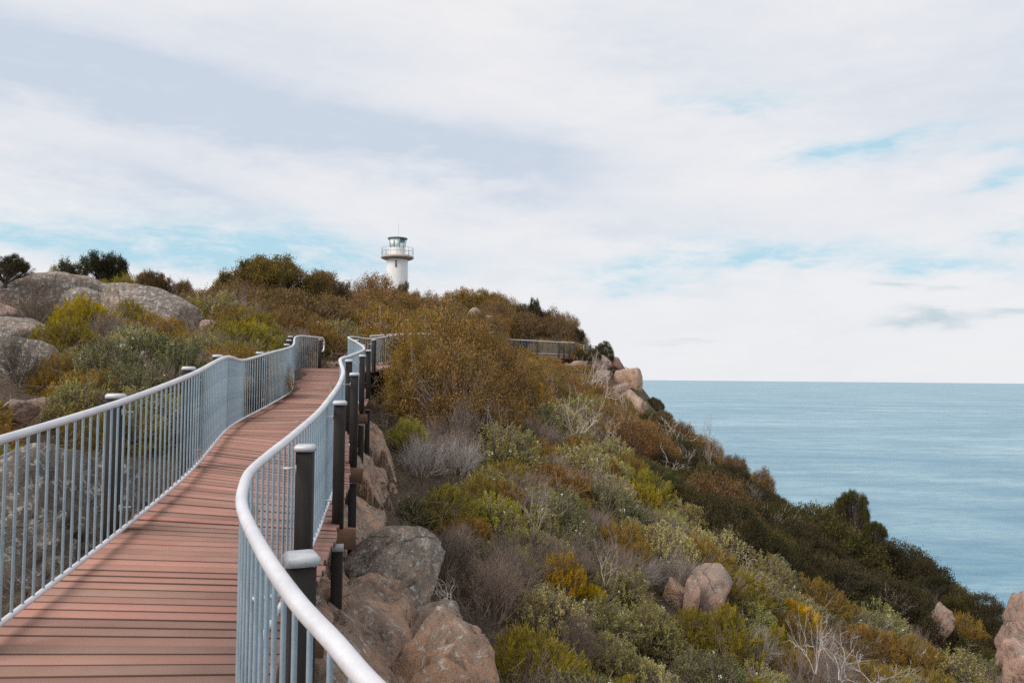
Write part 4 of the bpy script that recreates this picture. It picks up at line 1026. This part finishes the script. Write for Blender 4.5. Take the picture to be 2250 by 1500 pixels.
hero("dense", 1850, 1090, 170, 37, C_DARKO, "peak of the dark wind-clipped crown at the seaward edge", B_DARK)
hero("tree", 1868, 1085, 70, 37, C_DARKO, "spiky brush-topped small tree standing out against the sea", B_DARK, variant=2, base=1190)
hero("dense", 1710, 1135, 230, 33, C_DARK, "dark shrub forming the left flank of the broad crown", B_DARK)
hero("dense", 1885, 1165, 230, 33.5, C_DARK, "deep green-black shrub under the spiky small tree", B_DARK)
hero("tree", 1925, 1150, 50, 35, C_DARKO, "little windswept tree on the edge right of the spiky one", B_DARK, base=1215)
hero("dense", 1965, 1180, 200, 34, C_DARK, "dark domed shrub midway down the seaward edge", B_DARK)
hero("dense", 2030, 1222, 180, 32, C_DARK, "dark domed shrub lower down the seaward edge", B_DARK)
hero("dense", 1790, 1225, 280, 28, C_DARK, "largest shaded shrub in the hollow below the dark crown", B_DARK)
hero("dense", 1935, 1260, 260, 28, C_DARK, "shaded shrub in the hollow nearer the sea", B_DARK)
hero("tree", 2055, 1268, 60, 31.5, C_DGREEN, "sparse grey-green sapling on the edge near its low end", B_DARK, base=1318)
hero("dense", 2100, 1284, 150, 30, C_DARKO, "olive-dark shrub on the edge left of the reddish cliff")
hero("dense", 2165, 1302, 140, 29, C_DARK, "last dark shrub on the edge before the reddish cliff")
hero("twiggy", 2005, 1232, 80, 30.5, C_HEATH, "grey bare bush among the dark domed shrubs of the edge", B_GREY)
hero("needle", 2120, 1350, 150, 25, C_OLBR, "brown-olive bush in front of the reddish cliff")
# middle slope
hero("heath", 1110, 935, 190, 17.5, C_HEATH, "flowering heath shrub on the slope left of the forked dead tree")
hero("heath", 1270, 975, 170, 19.5, C_HEATHL, "palest heath shrub just below the forked dead tree")
hero("heath", 1340, 1060, 170, 17.5, C_HEATHD, "blue-green heath shrub below the palest one")
hero("heath", 1225, 1080, 170, 15.2, C_HEATHD, "dark heath shrub left of the blue-green one")
hero("needle", 1405, 1060, 110, 20.5, C_YEL, "bright yellow-green bush right of the blue-green heath shrub")
hero("needle", 1375, 1000, 130, 23.5, C_OLBR, "olive bush behind the bright yellow-green one")
hero("needle", 1440, 1035, 190, 27, C_DARKO, "dark olive thicket in the hollow under the white dead branches")
hero("needle", 1560, 1060, 190, 32, C_DARKO, "dark olive thicket nearer the sea under the broken boughs")
hero("needle", 1050, 1045, 150, 13.2, C_OLIVE, "olive bush on the slope in front of the silver-lilac shrubs")
hero("heath", 1085, 1090, 150, 11.8, C_LIME, "fresh green flowering heath shrub beside the boulders' upper slope")
hero("heath", 905, 1088, 90, 12.0, C_HEATHD, "dark green heath shrub nearest the support posts")
hero("heath", 1175, 1115, 140, 13.5, C_HEATH, "heath shrub right of the fresh green flowering one")
hero("twiggy", 1120, 1160, 190, 11.5, C_HEATH, "brown leafless thicket across the middle of the slope", (.17, .13, .11))
hero("twiggy", 980, 1160, 170, 10.4, C_HEATH, "dark leafless thicket beside the rounded grey boulder", (.10, .075, .06))
hero("twiggy", 1240, 1160, 170, 13.2, C_HEATH, "grey-brown leafless thicket right of the middle one", (.20, .155, .135))
hero("heath", 1075, 1190, 110, 10.6, C_HEATHD, "blue-grey heath shrub left of the golden bushes")
hero("heath", 1140, 1205, 110, 10.8, C_HEATH, "small heath shrub directly behind the golden bush")
hero("needle", 1235, 1215, 120, 10.9, C_GOLD, "golden-brown feathery bush, uppermost of the golden ones")
hero("needle", 1125, 1272, 75, 9.4, (.50, .30, .02), "brightest golden-yellow bush, nearest the boulders")
hero("needle", 1180, 1310, 80, 9.0, C_GOLD, "golden bush just below the brightest one")
hero("needle", 1300, 1285, 70, 10.3, (.48, .29, .025), "small golden bush to the right of the brightest one")
hero("heath", 1360, 1245, 150, 12.2, C_HEATH, "heath shrub between the golden bushes and the cleft rocks")
hero("heath", 1450, 1150, 170, 16.8, C_HEATHL, "olive-green heath shrub upslope of the cleft rocks")
hero("heath", 1530, 1160, 130, 19.8, C_HEATHL, "pale-tipped heath shrub overhanging the cleft rocks")
hero("twiggy", 1480, 1205, 170, 17.5, C_HEATH, "grey leafless shrub spilling over the cleft rocks", B_GREY)
hero("dead", 985, 1285, 150, 8.4, C_HEATH, "white forked fallen branch beside the grey boulders", B_PALE, lean=(0, 62), pyb=1345, rot=150)
hero("twiggy", 1010, 1330, 190, 8.0, C_HEATH, "dark brown leafless scrub right of the largest tan boulder", (.085, .062, .05))
hero("twiggy", 1260, 1340, 200, 9.0, C_HEATH, "brown leafless thicket under the golden bushes", (.15, .11, .095))
# bottom of the picture
hero("heath", 1190, 1425, 150, 7.4, C_HEATHL, "light green heath shrub at the bottom, nearest the boulders")
hero("heath", 1330, 1395, 200, 7.9, C_HEATH, "white-flowered heath shrub at the bottom, right of the light green one")
hero("heath", 1440, 1330, 170, 9.8, C_HEATH, "tall heath shrub in front of the cleft rocks")
hero("heath", 1410, 1440, 170, 7.2, C_HEATHL, "lowest heath shrub, cut by the bottom of the view, left of the yellow one")
hero("needle", 1590, 1330, 170, 13.2, C_OLIVE, "olive-yellow bush in front of the tallest cleft rock")
hero("needle", 1520, 1335, 120, 12.8, C_OLIVE, "olive bush left of the olive-yellow one, under the cleft rocks")
hero("heath", 1560, 1430, 190, 8.8, C_HEATHD, "dark heath shrub at the bottom below the olive-yellow bush")
hero("needle", 1745, 1315, 130, 15.5, C_GOLD, "golden-olive bush in front of the shaded hollow")
hero("needle", 1700, 1375, 150, 12.8, C_OLIVE, "dull olive bush below the golden-olive one")
hero("needle", 1855, 1345, 60, 17, C_GOLD, "small golden bush right of the golden-olive one")
hero("twiggy", 1650, 1370, 150, 13.5, C_HEATH, "grey-lilac leafless shrub between the olive-yellow and golden-olive bushes", B_LILAC)
hero("twiggy", 1800, 1390, 240, 11.6, C_HEATH, "broad grey leafless thicket in the lower right", (.27, .22, .2))
hero("dead", 1790, 1330, 90, 13.2, C_HEATH, "upright white dead stem in the lower right", B_PALE, pyb=1460)
hero("dead", 1850, 1410, 200, 9.6, C_HEATH, "long silvery fallen branches along the bottom right", B_LILAC, lean=(0, 48), pyb=1480, rot=20)
hero("dead", 1920, 1440, 170, 9.9, C_HEATH, "silvery fallen branches beside the long ones, nearer the sea", B_LILAC, lean=(0, 55), pyb=1490, rot=60)
hero("heath", 2060, 1420, 200, 13.5, C_HEATH, "olive heath shrub at the bottom right, in front of the brown-olive bush")
hero("heath", 2170, 1440, 170, 14, C_HEATHD, "dark heath shrub in the bottom right corner")
hero("needle", 1990, 1395, 170, 17, C_OLBR, "brown-olive bush upslope of the olive heath shrub at bottom right")
hero("needle", 735, 1460, 70, 4.9, C_LIME, "green leafy sprig seen through the near balusters")

# ------------------------------------------------------------------ fill: the scrub between the plants above
fr_ = random.Random(5)
def seg_d(P, x, y): return float(np.sqrt(((P[:, :2]-[x, y])**2).sum(1)).min())
LDs, RDs, FDs = LD[::6], RD[::6], SP[::12]
ctr = (SP[::10, :2]+SP[::10, 3:5])/2
placed = list(HEROES); count = {}
ZONES = {
 "hill": ("on the hillside under the lighthouse", [("rusty", C_RUST, 5), ("rusty", C_RUSTD, 4), ("rusty", C_OLBR, 3), ("dense", C_BROWN, 2), ("dense", C_DARKO, 2), ("twiggy", None, 2)]),
 "land": ("on the rise behind the landward railing", [("needle", C_OLIVE, 4), ("needle", C_OLBR, 3), ("heath", C_HEATH, 4), ("twiggy", None, 3), ("rusty", C_OLBR, 1)]),
 "bend": ("on the upper slope below the bend and lookout", [("rusty", C_RUST, 6), ("rusty", C_RUSTO, 2), ("rusty", C_OLBR, 3), ("needle", C_OLBR, 2), ("twiggy", None, 3)]),
 "edge": ("along the steep edge above the sea", [("dense", C_DARK, 6), ("dense", C_DARKO, 4), ("rusty", C_RUSTD, 1), ("needle", C_DARKO, 4), ("twiggy", None, 1)]),
 "mid": ("on the open slope below the boardwalk", [("heath", C_HEATH, 5), ("heath", C_HEATHD, 3), ("heath", C_HEATHL, 3), ("needle", C_OLIVE, 3), ("needle", C_OLBR, 3), ("twiggy", None, 8)]),
 "low": ("in the lower right corner of the slope", [("needle", C_OLIVE, 4), ("heath", C_HEATH, 4), ("heath", C_HEATHD, 3), ("needle", C_OLBR, 4), ("twiggy", None, 5), ("rusty", C_RUSTD, 1)]),
}
WORD = {"heath": "grey-green small-leaved heath shrub", "needle": "feathery olive needle bush", "rusty": "rust-brown leafy bush", "dense": "dark close-leaved shrub", "twiggy": "tangled leafless grey-brown shrub"}
def zone(px, py, x, y):
    if px < 845 and x < -4: return "land" if y < 34 else "hill"
    if y > 50 and py < 750: return "hill"
    if py < 900 and px < 1330: return "bend"
    if px > 1330 and py < 1010 and px < 1560: return "bend" if px < 1420 else "edge"
    # edge strip: close to the sea-side break of slope
    if np.interp(y, RY, RX)-x < 8.5 and y > 22: return "edge"
    if px > 1560 and py > 1300: return "low"
    if px > 1380 and y > 24: return "edge"
    return "mid"
SKX, SKY = zip((-200,610),(0,605),(130,602),(260,612),(330,625),(430,642),(480,625),(560,600),(660,622),(740,645),(830,630),(900,640),(960,652),(1100,652),(1200,690),(1262,735),(1275,790),(1330,795),(1400,870),(1450,905),(1550,978),(1680,1065),(1790,1120),(1900,1185),(2050,1272),(2250,1342),(2500,1500))
def cap_h(x, y, z, h):
    for _ in range(12):
        px, py, dz = proj((x, y, z+h))
        lim = np.interp(px, SKX, SKY)+6
        if 1090 < px < 1320 and y < 67: lim = max(lim, 795 if 1205 < px < 1295 else 775)
        if py >= lim: return h
        h *= .86
    return h
def ok_view(x, y, z, r, h):
    px, py, dz = proj((x, y, z+h)); rp = r*1.05/dz*1750
    if y < 25 and x > -5 and px-rp < np.interp(py, [700, 800, 1000, 1120, 1340, 1500], [840, 845, 875, 880, 985, 1060]): return False
    return True
tries = 0
while tries < 26000:
    tries += 1
    y = fr_.uniform(3, 92) if fr_.random() < .45 else fr_.uniform(4, 46)
    x = fr_.uniform(-34, 22) if y > 45 else fr_.uniform(-27, 21)
    if x > np.interp(y, RY, RX)-.2: continue
    z = h1(x, y); px, py, dz = proj((x, y, z+.7))
    if dz < 3 or px < -160 or px > PW+140 or py > PH+130: continue
    zn = zone(px, py, x, y)
    base = {"hill": 2.0, "land": 1.05, "bend": 1.25, "edge": 1.25, "mid": 1.05, "low": .98}[zn]
    r = base*fr_.uniform(.75, 1.25)*min(1.15, max(.75, y/22)); h = r*fr_.uniform(1.0, 1.4)
    if zn in ("mid", "low"): h = r*fr_.uniform(.8, 1.3)
    if zn == "land": h = r*fr_.uniform(.75, 1.1)
    if zn == "bend" and x < 1 and y < 26: h = min(h, 1.4)
    h0 = h; h = cap_h(x, y, z, h)
    if h < .45*h0: continue
    if zn == 'land' and px < 190 and y < 29 and 612 < proj((x, y, z+h*.7))[1] < (830 if px < 120 else 745): continue
    dc = seg_d(ctr, x, y)
    if dc < .95+r*.8: continue
    if not ok_view(x, y, z, r, h): continue
    if y < 26 and x > -3 and y < 24 and dc < 1.4+r: continue
    bad = False
    for (qx, qy, qr) in ROCKS:
        if (x-qx)**2+(y-qy)**2 < (qr*.95+r*.45)**2: bad = True; break
        # keep the view to the rocks clear
        if qy > y-.2 and qy-y < 5:
            f = y/qy
            if abs(qx*f-x) < qr*.7+r*.6 and qx*f != 0 and qy < 32: bad = True; break
    if bad: continue
    for (qx, qy, qr) in placed:
        if (x-qx)**2+(y-qy)**2 < ((qr+r)*.43)**2: bad = True; break
    if bad: continue
    ks = ZONES[zn][1]; k = fr_.choices(ks, [q[2] for q in ks])[0]; kind, col = k[0], k[1]
    if kind == "twiggy" and zn == "hill" and h > 2: r *= .7; h *= .7
    j = 1+fr_.uniform(-.16, .16); col = tuple(q*j*(1+fr_.uniform(-.08, .08)) for q in (col or C_HEATH))
    lbl = WORD[kind]+" "+ZONES[zn][0]; grp = {"heath": "heath shrubs", "needle": "needle bushes", "rusty": "rusty bushes", "dense": "dark shrubs", "twiggy": "leafless shrubs"}[kind]+" "+ZONES[zn][0]
    if count.get(kind, 0) >= 230: continue
    count[kind] = count.get(kind, 0)+1
    sl = 0
    plant(kind, x, y, z-.06, r, h, col, lbl, grp, bark=fr_.choice([B_BROWN, B_GREY, (.25, .185, .145), (.30, .23, .19)]), lean=(fr_.uniform(-6, 6), fr_.uniform(-2, 12)))
    placed.append((x, y, r))
print("FILL", count, "heroes", len(HEROES))

# ------------------------------------------------------------------ litter, dead twigs and low growth on the ground
g = np.random.default_rng(77)
def scatter(n, ymin, ymax, xf):
    y = ymin+(ymax-ymin)*g.random(n)**1.5; x = xf(y, n); return x, y
def under(name, n, Lr, Wr, col, up, ymin, ymax, xlo, xhi, hmax):
    y = ymin+(ymax-ymin)*g.random(n)**1.4; x = xlo+(xhi-xlo)*g.random(n)
    xr = np.interp(y, RY, RX); k = (x < xr) & (np.abs(x) < y*.75+2); x, y = x[k], y[k]
    dd = np.sqrt(((ctr[None, ::2]-np.c_[x, y][:, None])**2).sum(-1)).min(1); k = dd > 1.05; x, y = x[k], y[k]; n = len(x)
    z = H(x, y)+g.random(n)**2*hmax
    P = np.c_[x, y, z]; A = unit(g.normal(size=(n, 3))*[1, 1, .5]+[0, 0, up]); sc_ = np.clip(y/12, .7, 3)
    V, Fq, tn = leaves(g, P, A, unit(g.normal(size=(n, 3))+[0, 0, .5]), g.uniform(*Lr, n)*sc_, Wr*sc_, np.clip(g.normal(.42, .22, n), 0, 1.2))
    o = link(name, mesh_np(name, V, Fq, M_LEAF, tn)); o.color = (*col, 1); tag(o, kind="stuff"); return o
under("leaf_litter", 90000, (.03, .07), .022, (.16, .10, .055), .1, 2, 60, -30, 22, .06)
under("dry_twigs", 80000, (.15, .42), .008, (.26, .20, .165), .5, 2, 45, -26, 21, .5)
under("low_heath", 110000, (.06, .14), .02, (.12, .11, .045), .9, 2, 70, -30, 22, .22)
# pale flake on the planks
p = at(215, 1428, 4.12); a, b_ = station(u_of((-1.3, 4.2)))
mb = MB(); n = 9; V = [(0, 0, .006)]+[((.026+.01*math.sin(3*t))*math.cos(t), (.017+.006*math.cos(2*t))*math.sin(t), .001+.004*math.sin(t+1)**2) for t in np.linspace(0, 2*math.pi, n+1)[:-1]]
mb.add(V, [(0, 1+i, 1+(i+1) % n) for i in range(n)])
zs_ = a[2]+(b_[2]-a[2])*.35
d = ray(215, 1428); k = None
for Yq in np.arange(3.6, 5, .01):
    q = d*(Yq/d[1]); aa, bb = station(u_ofL((q[0]-.6, q[1]))); uu = u_of((q[0], q[1])); 
    i = ((ctr-q[:2])**2).sum(1).argmin(); s0 = SP[::10][i]; f = np.clip(((q[:2]-s0[:2])@(s0[3:5]-s0[:2]))/((s0[3:5]-s0[:2])@(s0[3:5]-s0[:2])), 0, 1)
    zd_ = s0[2]+(s0[5]-s0[2])*f-DK
    if q[2] <= zd_: k = q; k[2] = zd_+.003; break
fl = mb.build("fallen_leaf", plain("bleached_leaf", (.62, .5, .44), .8), loc=k if k is not None else p); tag(fl, "small bleached leaf lying on the near planks of the boardwalk", "leaf")
